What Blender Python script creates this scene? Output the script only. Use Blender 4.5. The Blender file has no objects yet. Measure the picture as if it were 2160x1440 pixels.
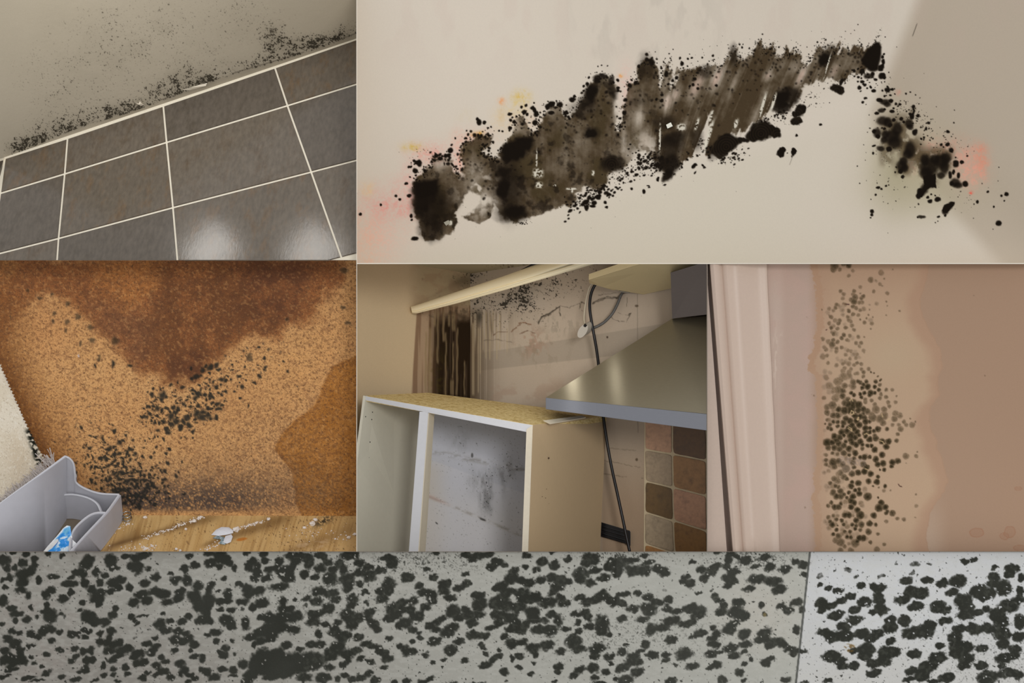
import bpy, bmesh, math, random
import numpy as np
from mathutils import Vector

# ---------------------------------------------------------------- camera, sky, lights, exposure
SC = bpy.context.scene
SC.view_settings.view_transform = 'Standard'
SC.view_settings.look = 'None'
SC.view_settings.gamma = 1.0
SC.view_settings.exposure = 0.0
SC.view_settings.use_curve_mapping = False
S = 0.002            # metres per unit of the display (front plane y = 0)
DC = 4500.0          # camera distance in units
cam = bpy.data.objects.new('camera', bpy.data.cameras.new('camera'))
SC.collection.objects.link(cam)
cam.data.sensor_fit = 'HORIZONTAL'; cam.data.sensor_width = 36.0
cam.data.lens = 36.0 * DC / 2160.0
cam.location = (0, -DC * S, 0); cam.rotation_euler = (math.pi / 2, 0, 0)
cam.data.clip_end = 100
SC.camera = cam
W = bpy.data.worlds.new('world'); SC.world = W; W.use_nodes = True
W.node_tree.nodes['Background'].inputs[0].default_value = (1, 0.99, 0.975, 1)
W.node_tree.nodes['Background'].inputs[1].default_value = 0.68
KL = None

def P(px, py, d=0.0):
    f = (DC + d) / DC
    return Vector(((px - 1080) * f * S, d * S, (720 - py) * f * S))

def light(name, kind, pos, aim, power, col=(1, 1, 1), size=0.3, spot=40, blend=1.0, sizey=None, spec=1.0):
    L = bpy.data.lights.new(name, kind); o = bpy.data.objects.new(name, L); SC.collection.objects.link(o)
    L.energy = power; L.color = col
    if kind == 'SUN': L.angle = math.radians(size)
    elif kind == 'AREA':
        L.size = size
        if sizey: L.shape = 'RECTANGLE'; L.size_y = sizey
    else: L.shadow_soft_size = size
    if kind == 'SPOT': L.spot_size = math.radians(spot); L.spot_blend = blend
    L.specular_factor = spec
    o.location = pos
    o.rotation_euler = (Vector(aim) - Vector(pos)).to_track_quat('-Z', 'Y').to_euler()
    return o

light('sun_soft', 'SUN', (1.2, -5, 0.9), (0, 0, 0), 0.85, (1, 0.98, 0.95), 14)
light('bath_fill', 'SPOT', P(1000, 60, -900), P(1100, 200, 100), 14, (1, .97, .93), .5, 62)  # unseen spot added to light the shower wall
light('ceiling_fill', 'SPOT', P(180, 620, -560), P(200, 40, 200), 26, (1, .97, .93), .1, 50)  # unseen spot added below to brighten the bathroom ceiling
light('trim_fill', 'SPOT', P(1470, 820, -600), P(1560, 850, 0), 1.6, (1, .92, .86), .15, 50)  # unseen spot added to brighten the door trim
light('board_fill', 'SPOT', P(1980, 1180, -700), P(1980, 1230, 0), 9, (.93, .97, 1), .3, 70)  # unseen spot added to brighten the right end of the board

light('kitchen_fill', 'SPOT', P(1180, 700, -520), P(1080, 760, 300), 15, (1, .93, .8), .05, 42)  # unseen warm spot added to brighten the kitchen corner

# ---------------------------------------------------------------- helpers
COL = SC.collection
def lin(c):
    c = np.asarray(c, dtype=np.float64)
    if c.max() > 1.5: c = c / 255.0
    return np.where(c <= 0.04045, c / 12.92, ((c + 0.055) / 1.055) ** 2.4)

def tag(o, label=None, cat=None, group=None, kind=None):
    if label: o['label'] = label
    if cat: o['category'] = cat
    if group: o['group'] = group
    if kind: o['kind'] = kind
    return o

def empty(name, loc, **k):
    o = bpy.data.objects.new(name, None); COL.objects.link(o); o.location = loc
    o.empty_display_size = .05
    bpy.context.view_layer.update()
    return tag(o, **k)

def link(name, me, mat, parent=None, smooth=True):
    o = bpy.data.objects.new(name, me); COL.objects.link(o)
    if mat:
        for m in (mat if isinstance(mat, (list, tuple)) else [mat]): me.materials.append(m)
    if parent:
        o.parent = parent
        o.matrix_parent_inverse = parent.matrix_world.inverted()
    if smooth is not None:
        me.polygons.foreach_set('use_smooth', [bool(smooth)] * len(me.polygons)); me.update()
        if smooth and len(me.polygons) < 20000 and 'Col' not in me.color_attributes: me.set_sharp_from_angle(angle=math.radians(38))
    return o

def mesh_np(name, V, F):
    me = bpy.data.meshes.new(name)
    V = np.ascontiguousarray(V, dtype=np.float32); F = np.ascontiguousarray(F, dtype=np.int32)
    me.vertices.add(len(V)); me.vertices.foreach_set('co', V.ravel())
    n, k = F.shape
    me.loops.add(n * k); me.loops.foreach_set('vertex_index', F.ravel())
    me.polygons.add(n); me.polygons.foreach_set('loop_start', np.arange(0, n * k, k, dtype=np.int32))
    me.update(calc_edges=True)
    return me

# --- noise on arrays
_T = np.random.RandomState(7).rand(16, 256, 256)
def vn(X, Y, sx, sy=None, seed=0):
    if sy is None or sy == sx:                                      # two turned lattices, so no grid shows
        a = .5 + 1.1 * seed; c, s_ = math.cos(a), math.sin(a); c2, s2 = math.cos(a + .8), math.sin(a + .8)
        v = (_vn(X * c + Y * s_, Y * c - X * s_, sx, sx, seed) + _vn(X * c2 + Y * s2, Y * c2 - X * s2, sx * 1.08, sx * 1.08, seed + 5)) / 2
        return np.clip(.5 + (v - .5) * 1.36, 0, 1)
    return _vn(X, Y, sx, sy, seed)
def _vn(X, Y, sx, sy, seed=0):
    x = X / sx + 37.3 * seed + 500; y = Y / sy + 11.7 * seed + 500
    xi = np.floor(x).astype(int); yi = np.floor(y).astype(int)
    fx = x - xi; fy = y - yi
    fx = fx * fx * (3 - 2 * fx); fy = fy * fy * (3 - 2 * fy)
    T = _T[seed % 16]; a = xi % 256; b = yi % 256; a1 = (a + 1) % 256; b1 = (b + 1) % 256
    return (T[a, b] * (1 - fx) + T[a1, b] * fx) * (1 - fy) + (T[a, b1] * (1 - fx) + T[a1, b1] * fx) * fy
def fbm(X, Y, s, sy=None, seed=0, o=4):
    r = 0; t = 0; w = 1.0; sy = sy or s
    for i in range(o):
        r = r + w * vn(X, Y, s, sy, seed + i * 3); t += w; w *= .55; s /= 2; sy /= 2
    return r / t
def ss(a, b, x):
    t = np.clip((x - a) / (b - a), 0, 1); return t * t * (3 - 2 * t)
def rank(a):
    """the same field with its values spread evenly over 0..1"""
    h, e = np.histogram(a, 2048); return np.interp(a, e[1:], np.cumsum(h) / a.size)
def speck(a, cover, soft=.035):
    return ss(-soft, soft, rank(a) - 1 + np.clip(cover, 0, .75)) * (cover > .001)
def sdf(poly, X, Y):
    d = np.full(X.shape, 1e9); ins = np.zeros(X.shape, bool); n = len(poly)
    for i in range(n):
        x1, y1 = poly[i]; x2, y2 = poly[(i + 1) % n]
        ex, ey = x2 - x1, y2 - y1
        t = np.clip(((X - x1) * ex + (Y - y1) * ey) / (ex * ex + ey * ey + 1e-9), 0, 1)
        d = np.minimum(d, np.hypot(X - x1 - t * ex, Y - y1 - t * ey))
        c = ((y1 > Y) != (y2 > Y)) & (X < ex * (Y - y1) / (ey + 1e-12) + x1)
        ins ^= c
    return np.where(ins, d, -d)      # positive inside

# --- materials
MATS = {}
def mat(name, col=(128, 128, 128), rough=.6, metal=0, noise=0, nscale=60, stretch=(1, 1, 1), bump=0, bscale=80,
        attr=False, col2=None, spec=.5, coat=0, emis=None, detail=6, trans=0, alpha=1, sss=0, thr=None):
    if name in MATS: return MATS[name]
    m = bpy.data.materials.new(name); m.use_nodes = True; nt = m.node_tree; N = nt.nodes; Lk = nt.links
    b = N['Principled BSDF']
    b.inputs['Roughness'].default_value = rough; b.inputs['Metallic'].default_value = metal
    b.inputs['Specular IOR Level'].default_value = spec
    b.inputs['Coat Weight'].default_value = coat
    b.inputs['Transmission Weight'].default_value = trans
    b.inputs['Alpha'].default_value = alpha
    tc = N.new('ShaderNodeTexCoord'); mp = N.new('ShaderNodeMapping'); mp.inputs['Scale'].default_value = stretch
    Lk.new(tc.outputs['Object'], mp.inputs['Vector'])
    if attr:
        a = N.new('ShaderNodeAttribute'); a.attribute_name = 'Col'; src = a.outputs['Color']
    else:
        r = N.new('ShaderNodeRGB'); r.outputs[0].default_value = (*lin(col), 1); src = r.outputs[0]
    if noise or col2 is not None:
        n = N.new('ShaderNodeTexNoise'); n.inputs['Scale'].default_value = nscale; n.inputs['Detail'].default_value = detail
        n.inputs['Roughness'].default_value = .65
        Lk.new(mp.outputs[0], n.inputs['Vector'])
        if col2 is not None:
            cr = N.new('ShaderNodeMapRange'); cr.inputs[1].default_value = (thr or (.4, .65))[0]; cr.inputs[2].default_value = (thr or (.4, .65))[1]
            Lk.new(n.outputs['Fac'], cr.inputs[0])
            mx = N.new('ShaderNodeMix'); mx.data_type = 'RGBA'
            Lk.new(cr.outputs[0], mx.inputs['Factor']); Lk.new(src, mx.inputs['A']); mx.inputs['B'].default_value = (*lin(col2), 1)
            src = mx.outputs['Result']
        if noise:
            n2 = N.new('ShaderNodeTexNoise'); n2.inputs['Scale'].default_value = nscale * 3; n2.inputs['Detail'].default_value = detail
            Lk.new(mp.outputs[0], n2.inputs['Vector'])
            mr = N.new('ShaderNodeMapRange'); mr.inputs[1].default_value = .25; mr.inputs[2].default_value = .75
            mr.inputs[3].default_value = 1 - noise; mr.inputs[4].default_value = 1 + noise
            Lk.new(n2.outputs['Fac'], mr.inputs[0])
            vm = N.new('ShaderNodeVectorMath'); vm.operation = 'SCALE'
            Lk.new(src, vm.inputs[0]); Lk.new(mr.outputs[0], vm.inputs['Scale']); src = vm.outputs[0]
    Lk.new(src, b.inputs['Base Color'])
    if bump:
        n3 = N.new('ShaderNodeTexNoise'); n3.inputs['Scale'].default_value = bscale; n3.inputs['Detail'].default_value = 4
        Lk.new(mp.outputs[0], n3.inputs['Vector'])
        bp = N.new('ShaderNodeBump'); bp.inputs['Strength'].default_value = bump; bp.inputs['Distance'].default_value = .004
        Lk.new(n3.outputs['Fac'], bp.inputs['Height']); Lk.new(bp.outputs[0], b.inputs['Normal'])
    MATS[name] = m; return m

# --- planes and painted patches
class Plane:
    def __init__(s, a, b, c):
        s.a, s.b, s.c = [np.array(P(*q)) for q in (a, b, c)]
        s.n = np.cross(s.b - s.a, s.c - s.a); s.n /= np.linalg.norm(s.n)
    def depth(s, X, Y):
        o = np.array([0, -DC * S, 0.0]); X = np.asarray(X, float); Y = np.asarray(Y, float)
        dx = (X - 1080) * S; dz = (720 - Y) * S; dy = DC * S
        t = s.n.dot(s.a - o) / (s.n[0] * dx + s.n[1] * dy + s.n[2] * dz)
        return (t - 1) * DC
    def pt(s, x, y, off=0):
        return P(x, y, float(s.depth(x, y)) - off)

def world(X, Y, D):
    f = (DC + D) / DC
    return np.stack([(X - 1080) * f * S, D * S, (720 - Y) * f * S], -1)

class Paint:
    """A surface patch: grid of positions, painted colour C (sRGB 0..1) and mould density M."""
    def __init__(s, x0, y0, x1, y1, step):
        nx = int(round((x1 - x0) / step)) + 1; ny = int(round((y1 - y0) / step)) + 1
        s.X, s.Y = np.meshgrid(np.linspace(x0, x1, nx), np.linspace(y0, y1, ny))
        s.C = np.zeros(s.X.shape + (3,)); s.M = np.zeros(s.X.shape); s.x0, s.y0, s.step = x0, y0, step
        s.wx = s.wy = 0
        s.K = np.zeros(s.X.shape)
    def fill(s, c): s.C[:] = np.array(c) / 255.0
    def mix(s, m, c): s.C += (np.array(c) / 255.0 - s.C) * np.clip(m, 0, 1)[..., None]
    def warp(s, amp, scale, seed=1, o=3):
        s.wx = (fbm(s.X, s.Y, scale, seed=seed, o=o) - .5) * 2 * amp
        s.wy = (fbm(s.X, s.Y, scale, seed=seed + 1, o=o) - .5) * 2 * amp
    def blob(s, x, y, rx, ry=None, k=1.0, soft=.35, ang=0, target='M'):
        ry = ry or rx; R = max(rx, ry) * 1.5 + 4 + 14 * (not np.isscalar(s.wx))
        i0 = max(0, int((y - R - s.y0) / s.step)); i1 = int((y + R - s.y0) / s.step) + 2
        j0 = max(0, int((x - R - s.x0) / s.step)); j1 = int((x + R - s.x0) / s.step) + 2
        sl = (slice(i0, i1), slice(j0, j1)); X = s.X[sl]; Y = s.Y[sl]
        if X.size == 0: return
        if not np.isscalar(s.wx): X = X + s.wx[sl]; Y = Y + s.wy[sl]
        dx = X - x; dy = Y - y
        if ang:
            c, q = math.cos(ang), math.sin(ang); dx, dy = dx * c + dy * q, -dx * q + dy * c
        r = np.hypot(dx / rx, dy / ry)
        v = k * (1 - ss(1 - soft, 1 + soft, r))
        A = getattr(s, target); A[sl] = 1 - (1 - A[sl]) * (1 - v)
    def mesh(s, name, depth, cells=None, off=None, gain=1.0):
        D = depth(s.X, s.Y) if callable(depth) else depth
        if off is not None: D = D - off
        V = world(s.X, s.Y, D).reshape(-1, 3); ny, nx = s.X.shape
        I = np.arange(ny * nx).reshape(ny, nx)
        F = np.stack([I[:-1, :-1], I[1:, :-1], I[1:, 1:], I[:-1, 1:]], -1)
        if cells is not None: F = F[cells]
        F = F.reshape(-1, 4); C = lin(np.clip(s.C, 0, 1) * 0.999).reshape(-1, 3) * gain
        if cells is not None:
            u, inv = np.unique(F, return_inverse=True); V = V[u]; C = C[u]; F = inv.reshape(-1, 4)
        me = mesh_np(name, V, F)
        a = me.color_attributes.new('Col', 'FLOAT_COLOR', 'POINT')
        a.data.foreach_set('color', np.concatenate([C, np.ones((len(C), 1))], 1).astype(np.float32).ravel())
        return me
    def cells(s, field, th):
        f = field; c = (f[:-1, :-1] + f[1:, :-1] + f[1:, 1:] + f[:-1, 1:]) / 4
        return c > th
    def cellmask(s, fn):
        X = (s.X[:-1, :-1] + s.X[1:, 1:]) / 2; Y = (s.Y[:-1, :-1] + s.Y[1:, 1:]) / 2
        return fn(X, Y)

def mould(pt, name, depth, region, label, cat, th=.35, h=1.6, m=None, group=None, gain=1.0):
    """raised skin of mould over the patch wherever its density passes a threshold"""
    c = pt.cells(pt.M, th) & pt.cellmask(region)
    if not c.any(): return None
    me = pt.mesh(name, depth, c, off=.35 + h * ss(th - .1, 1, pt.M), gain=gain)
    o = link(name, me, m or mat('mould_skin', attr=True, rough=.9, noise=.12, nscale=90, spec=.15))
    return tag(o, label, cat, group, 'stuff')

def flat(name, pts, m, parent=None, thick=0, smooth=False):
    """polygon through (px,py,depth) points, given thickness to the back"""
    bm = bmesh.new(); vs = [bm.verts.new(P(*p)) for p in pts]; f = bm.faces.new(vs)
    if thick:
        vb = [bm.verts.new(P(p[0], p[1], p[2] + thick)) for p in pts]
        bm.faces.new(vb[::-1]); n = len(pts)
        for i in range(n): bm.faces.new((vs[i], vb[i], vb[(i + 1) % n], vs[(i + 1) % n]))
    bmesh.ops.recalc_face_normals(bm, faces=bm.faces)
    me = bpy.data.meshes.new(name); bm.to_mesh(me); bm.free()
    return link(name, me, m, parent, smooth)

def hexa(name, p8, m, parent=None, bevel=0):
    """box from 8 (px,py,depth): front 4 (tl,tr,br,bl) then back 4"""
    bm = bmesh.new(); v = [bm.verts.new(P(*p)) for p in p8]
    for f in ((0, 1, 2, 3), (7, 6, 5, 4), (0, 4, 5, 1), (1, 5, 6, 2), (2, 6, 7, 3), (3, 7, 4, 0)): bm.faces.new([v[i] for i in f])
    bmesh.ops.recalc_face_normals(bm, faces=bm.faces)
    if bevel: bmesh.ops.bevel(bm, geom=bm.edges[:] , offset=bevel * S, segments=2, affect='EDGES', profile=.6)
    me = bpy.data.meshes.new(name); bm.to_mesh(me); bm.free()
    return link(name, me, m, parent, False)

def tube(name, pts, r, m, parent=None, n=10, sub=8):
    """round tube through (px,py,depth) points, Catmull-Rom"""
    Q = [P(*p) for p in pts]; Q = [Q[0] * 2 - Q[1]] + Q + [Q[-1] * 2 - Q[-2]]; L = []
    for i in range(1, len(Q) - 2):
        for k in range(sub):
            t = k / sub; a, b, c, d = Q[i - 1:i + 3]
            L.append(.5 * ((2 * b) + (c - a) * t + (2 * a - 5 * b + 4 * c - d) * t * t + (3 * b - a - 3 * c + d) * t ** 3))
    L.append(Q[-2]); bm = bmesh.new(); rings = []
    for i, p in enumerate(L):
        T = (L[min(i + 1, len(L) - 1)] - L[max(i - 1, 0)]).normalized()
        u = T.cross(Vector((0, 1, 0.01))).normalized(); w = T.cross(u)
        rr = (r[0] + (r[1] - r[0]) * i / (len(L) - 1)) if isinstance(r, tuple) else r
        rings.append([bm.verts.new(p + (u * math.cos(2 * math.pi * k / n) + w * math.sin(2 * math.pi * k / n)) * rr * S) for k in range(n)])
    for a, b in zip(rings, rings[1:]):
        for k in range(n): bm.faces.new((a[k], a[(k + 1) % n], b[(k + 1) % n], b[k]))
    bm.faces.new(rings[0]); bm.faces.new(rings[-1][::-1])
    bmesh.ops.recalc_face_normals(bm, faces=bm.faces)
    me = bpy.data.meshes.new(name); bm.to_mesh(me); bm.free()
    return link(name, me, m, parent, True)

def ribbon(name, top, bot, m, parent=None, t=3.0, sub=6):
    """thin upright wall between a top and a bottom edge line"""
    def cr(Q):
        Q = [Vector(q) for q in Q]; Q = [Q[0] * 2 - Q[1]] + Q + [Q[-1] * 2 - Q[-2]]; L = []
        for i in range(1, len(Q) - 2):
            for k in range(sub):
                u = k / sub; a, b, c, d = Q[i - 1:i + 3]
                L.append(.5 * ((2 * b) + (c - a) * u + (2 * a - 5 * b + 4 * c - d) * u * u + (3 * b - a - 3 * c + d) * u ** 3))
        return L + [Q[-2]]
    A = [P(*q) for q in cr(top)]; B = [P(*q) for q in cr(bot)]
    bm = bmesh.new(); va = [bm.verts.new(p) for p in A]; vb = [bm.verts.new(p) for p in B]
    for i in range(len(A) - 1): bm.faces.new((va[i], va[i + 1], vb[i + 1], vb[i]))
    bmesh.ops.recalc_face_normals(bm, faces=bm.faces)
    bmesh.ops.solidify(bm, geom=bm.faces[:], thickness=t * S)
    me = bpy.data.meshes.new(name); bm.to_mesh(me); bm.free()
    return link(name, me, m, parent, True)

def clip(objs, x0, y0, x1, y1):
    """cut the things of one compartment off at the compartment's sides"""
    E = Vector((0, -DC * S, 0)); c = P((x0 + x1) / 2, (y0 + y1) / 2, 0)
    pl = [(P(x0, y0), P(x0, y1)), (P(x1, y0), P(x1, y1)), (P(x0, y0), P(x1, y0)), (P(x0, y1), P(x1, y1))]
    bpy.context.view_layer.update()
    for o in objs:
        if o.type != 'MESH': continue
        bm = bmesh.new(); bm.from_mesh(o.data); M = o.matrix_world; bm.transform(M); ch = False
        for a, b in pl:
            n = (a - E).cross(b - E).normalized()
            if n.dot(c - E) < 0: n = -n
            if min((v.co - E).dot(n) for v in bm.verts) > -1e-6: continue
            r = bmesh.ops.bisect_plane(bm, geom=bm.verts[:] + bm.edges[:] + bm.faces[:], plane_co=E, plane_no=n, clear_inner=True)
            ed = [g for g in r['geom_cut'] if isinstance(g, bmesh.types.BMEdge) and len(g.link_faces) == 1]
            try: bmesh.ops.holes_fill(bm, edges=ed, sides=0)
            except Exception: pass
            ch = True
        if ch:
            bm.transform(M.inverted()); bm.to_mesh(o.data); o.data.update()
        bm.free()
        if len(o.data.polygons) == 0: bpy.data.objects.remove(o)

def parse(s): return [tuple(float(v) for v in q.split()) for q in s.split(';') if q.strip()]

# ================================================================ compartment 1: bathroom ceiling over dark tiles (0..752, 0..548)
rs = np.random.RandomState(3)
jl = Plane((10, 333, 430), (752, 82.5, 430), (752, 548, 60))          # tiled wall, leaning to the viewer downwards
cl = Plane((10, 326, 425), (752, 76, 425), (0, 0, 150))               # ceiling, coming forward over the viewer
jd = lambda X: 333 + (X - 10) * (82.5 - 333) / 742                    # y of the junction line
p = Paint(-14, -14, 753, 350, 1.2); X, Y = p.X, p.Y
p.fill((176, 166, 148))
dj = (jd(X) - Y) * .95                                                # distance above the junction
p.mix(.5 * ss(60, 260, dj) * ss(420, 60, X), (180, 170, 150))
p.mix(.35 * fbm(X, Y, 130, seed=5), (150, 140, 122))
strip = jd(X) - 4 - (9 + 3 * np.sin(X / 60)) * ss(20, 200, X)         # little ledge where paint has lifted
ed = strip - Y
p.mix(ss(-1, 1, -ed) * ss(150, 260, X) * .35, (140, 130, 112))
p.mix(np.exp(-(ed / 1.3) ** 2) * ss(150, 260, X) * .55 * (fbm(X, Y, 40, seed=2) > .45), (70, 62, 52))
# speckle density of the mould
fine = vn(X, Y, 1.75, seed=1) * .8 + vn(X, Y, 4, seed=4) * .2
big = fbm(X, Y, 46, 38, seed=9)
dens = np.zeros(X.shape)
dens += np.exp(-((dj - 15) / 13) ** 2) * (.35 + .55 * ss(.4, .62, fbm(X, Y, 70, seed=3))) * ss(-5, 60, X)
for (cx, cy, sx, sy, k) in [(70, 308, 34, 12, .6), (125, 270, 45, 18, .45), (170, 248, 40, 16, .45), (225, 232, 35, 14, .4), (262, 235, 30, 12, .45),
        (335, 190, 32, 14, .5), (372, 165, 28, 15, .6), (415, 148, 34, 14, .45), (432, 152, 16, 12, .5), (475, 132, 30, 8, .45),
        (580, 75, 24, 18, .65), (600, 95, 30, 14, .5), (570, 100, 18, 16, .4), (640, 88, 40, 12, .3), (672, 92, 22, 10, .6), (700, 82, 45, 9, .55), (735, 62, 20, 14, .4)]:
    dens += k * np.exp(-((X - cx) / sx) ** 2 - ((Y - cy + (X - cx) * -.0) / sy) ** 2)
dens += .2 * np.exp(-((X - 330) / 130) ** 2 - ((Y - 70) / 75) ** 2) + .17 * np.exp(-((X - 470) / 120) ** 2 - ((Y - 40) / 50) ** 2) + .14 * np.exp(-((X - 130) / 90) ** 2 - ((Y - 180) / 60) ** 2)
dens += .12 * np.exp(-((X - 250) / 160) ** 2 - ((Y - 120) / 90) ** 2)
dens *= .55 + .9 * ss(.35, .65, big)
clump = fbm(X, Y, 9, seed=15)
M = speck(fine, (dens - .04).clip(0) * (.2 + .38 * ss(110, 50, dj + 40 * (X < 540))) * (.3 + 1.5 * ss(.42, .66, clump)), .05) + .0
p.M = np.clip(M, 0, 1) * (ed > -3)
p.mix(np.clip(dens, 0, 1) * .42 * (.5 + .7 * clump), (118, 110, 94))
p.mix(p.M * (.6 + .3 * ss(90, 40, dj)), (52, 47, 38))
ceil_o = tag(link('ceiling', p.mesh('ceiling', cl.depth), mat('plaster', attr=True, rough=.7, noise=.03, nscale=60, bump=.25, bscale=45, spec=.3)), kind='structure')
msp = mat('mould_skin', attr=True, rough=.95, noise=.1, nscale=90, spec=.1)
mould(p, 'mold_stain', cl.depth, lambda x, y: (jd(x) - y < 62 + 25 * (x > 540)), 'black mould band along the ceiling edge above the dark tiles', 'mold', th=.45, h=.6, m=msp)
mould(p, 'mold_speck', cl.depth, lambda x, y: ~(jd(x) - y < 62 + 25 * (x > 540)), 'faint sprinkle of tiny mould specks out on the grey ceiling above the dark tiles', 'mold', th=.45, h=.5, m=msp)
# grout bed
white = mat('grout_white', (238, 230, 212), rough=.7, noise=.05, nscale=120)
gbed = flat('wall_tiled', [(-14, 341, 0), (753, 82, 0), (753, 549, 0), (-14, 549, 0)], white)
bpy.data.objects.remove(gbed)
def planepoly(name, pts, pl, m, thick=0, off=0, parent=None, bevel=0):
    q = [(x, y, float(pl.depth(x, y)) - off) for x, y in pts]
    bm = bmesh.new(); vf = [bm.verts.new(P(*a)) for a in q]
    n = Vector(pl.n); c = P(*q[0]); E = Vector((0, -DC * S, 0))
    if n.dot(E - c) < 0: n = -n
    vb = [bm.verts.new(v.co - n * max(thick, .01) * S) for v in vf]
    bm.faces.new(vf)
    if thick:
        bm.faces.new(vb[::-1])
        for i in range(len(q)): bm.faces.new((vf[i], vb[i], vb[(i + 1) % len(q)], vf[(i + 1) % len(q)]))
    else:
        for v in vb: bm.verts.remove(v)
    bmesh.ops.recalc_face_normals(bm, faces=bm.faces)
    if not thick:
        for f in bm.faces:
            if f.normal.dot(n) < 0: f.normal_flip()
    if bevel and thick:
        es = [e for e in bm.edges if e.verts[0] in vf and e.verts[1] in vf]
        bmesh.ops.bevel(bm, geom=es, offset=bevel * S, segments=2, affect='EDGES')
    me = bpy.data.meshes.new(name); bm.to_mesh(me); bm.free()
    return link(name, me, m, parent, False)
def join(objs, name):
    """one mesh out of several pieces of one surface"""
    bm = bmesh.new(); mats = []
    for o in objs:
        b0 = len(bm.faces); me = o.data; me.transform(o.matrix_world); bm.from_mesh(me); bm.faces.ensure_lookup_table()
        idx = []
        for m in me.materials:
            if m not in mats: mats.append(m)
            idx.append(mats.index(m))
        for f in list(bm.faces)[b0:]: f.material_index = idx[min(f.material_index, len(idx) - 1)] if idx else 0
        bpy.data.objects.remove(o)
    me = bpy.data.meshes.new(name); bm.to_mesh(me); bm.free()
    o = bpy.data.objects.new(name, me); COL.objects.link(o)
    for m in mats: me.materials.append(m)
    return o
def clip2(poly, x0, y0, x1, y1):
    for ax, lim, sg in ((0, x0, 1), (0, x1, -1), (1, y0, 1), (1, y1, -1)):
        out = []
        for i in range(len(poly)):
            a, b = poly[i - 1], poly[i]; ia = sg * (a[ax] - lim) >= 0; ib = sg * (b[ax] - lim) >= 0
            if ia != ib:
                t = (lim - a[ax]) / (b[ax] - a[ax]); out.append((a[0] + t * (b[0] - a[0]), a[1] + t * (b[1] - a[1])))
            if ib: out.append(b)
        poly = out
        if not poly: break
    return poly
pieces = [planepoly('bed', [(10, 333), (753, 82.2), (753, 549), (-14, 549), (-14, 420)], jl, white)]
pieces.append(planepoly('caulk', [(8, 329.4), (753, 78.6), (753, 82.5), (10, 334)], jl, white, thick=8, off=1.5))
G = [[(10, 333), (0, 407), (-18, 538), (-38, 712)], [(142, 291), (136, 366), (123, 502), (110, 690)], [(344, 222.5), (351, 299.5), (364.4, 437), (381, 632)],
     [(579.5, 142), (606, 222), (656, 362), (720, 543)], [(830, 55), (880, 137), (960, 283), (1060, 455)]]
def tmat(i):
    return mat('wall_tile_%d' % i, [(102, 93, 82), (97, 89, 80), (106, 97, 86)][i], rough=.16, noise=.2, nscale=14, stretch=(1.6, 1, .45), col2=[(110, 88, 64), (84, 76, 66), (94, 79, 63)][i], thr=(.5, .78), bump=.05, bscale=60, spec=.5)
for i in range(4):
    for j in range(3):
        q = [G[i][j], G[i + 1][j], G[i + 1][j + 1], G[i][j + 1]]
        cx = sum(a[0] for a in q) / 4; cy = sum(a[1] for a in q) / 4; g = 2.0; r = []
        for k in range(4):                                            # inset each side by the grout's half width
            a, b = np.array(q[k]), np.array(q[(k + 1) % 4]); nrm = np.array([-(b - a)[1], (b - a)[0]]); nrm = nrm / np.linalg.norm(nrm)
            if nrm.dot(np.array([cx, cy]) - a) < 0: nrm = -nrm
            r.append((a + nrm * g, b + nrm * g))
        def X2(l1, l2):
            (a, b), (c, d) = l1, l2; A = np.array([b - a, c - d]).T; t = np.linalg.solve(A, c - a); return tuple(a + t[0] * (b - a))
        q2 = [X2(r[k - 1], r[k]) for k in range(4)]
        q2 = clip2(q2, -14, -14, 752.6, 548.4)
        if len(q2) > 2: pieces.append(planepoly('tile', q2, jl, tmat((i * 2 + j) % 3), thick=3, off=3, bevel=.8))
tag(join(pieces, 'wall_tiled'), kind='structure')
# second tiled wall at the far left corner
lw = Plane((10, 333, 430), (0, 407, 395), (-14, 330, 380))
tag(join([planepoly('a', [(10.5, 332), (-14, 338), (-14, 549), (-4, 440)], lw, white), planepoly('b', [(7, 338), (-14, 344), (-14, 520), (-3, 405)], lw, tmat(1), thick=2, off=2)], 'wall_tiled_left'), kind='structure')
# lifted paint flakes
fl = mat('flaking_paint', (214, 204, 186), rough=.6)
def flake(name, pts, pl, up, label, cat):
    c = (sum(a[0] for a in pts) / len(pts), sum(a[1] for a in pts) / len(pts)); bm = bmesh.new()
    v0 = bm.verts.new(pl.pt(c[0], c[1], up)); vs = [bm.verts.new(pl.pt(a[0], a[1], .6 + (up * .9 if k % 3 == 1 else 0))) for k, a in enumerate(pts)]
    for i in range(len(vs)): bm.faces.new((v0, vs[i], vs[(i + 1) % len(vs)]))
    bmesh.ops.recalc_face_normals(bm, faces=bm.faces); bmesh.ops.solidify(bm, geom=bm.faces[:], thickness=.6 * S)
    me = bpy.data.meshes.new(name); bm.to_mesh(me); bm.free()
    return tag(link(name, me, fl, None, False), label, cat)
flake('paint_flake', [(287, 217), (292, 219), (295, 213), (300, 219), (304, 221), (297, 223)], cl, 5, 'small curled flake of grey ceiling paint beside the mould band', 'paint flake')
flake('paint_flake', [(385, 189), (402, 184), (420, 179), (437, 175), (434, 181), (415, 186), (398, 190)], cl, 4, 'long strip of peeling ceiling paint just above the dark tiles', 'paint flake')
# unseen area lights added so the glossy tiles show two bright reflections
def glint_light(px, py, pl, dist, size, power, sizey=None, col=(1, .97, .92), spec=1.0, name='glint_light'):
    q = pl.pt(px, py); E = Vector((0, -DC * S, 0)); v = (q - E).normalized(); n = Vector(pl.n); r = v - 2 * v.dot(n) * n
    return light(name, 'AREA', q + r * dist, q, power, col, size, sizey=sizey, spec=spec)
glint_light(446, 532, jl, 1.5, .19, 1.3, .24)
glint_light(662, 536, jl, 1.5, .22, 1.3, .24)

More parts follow.
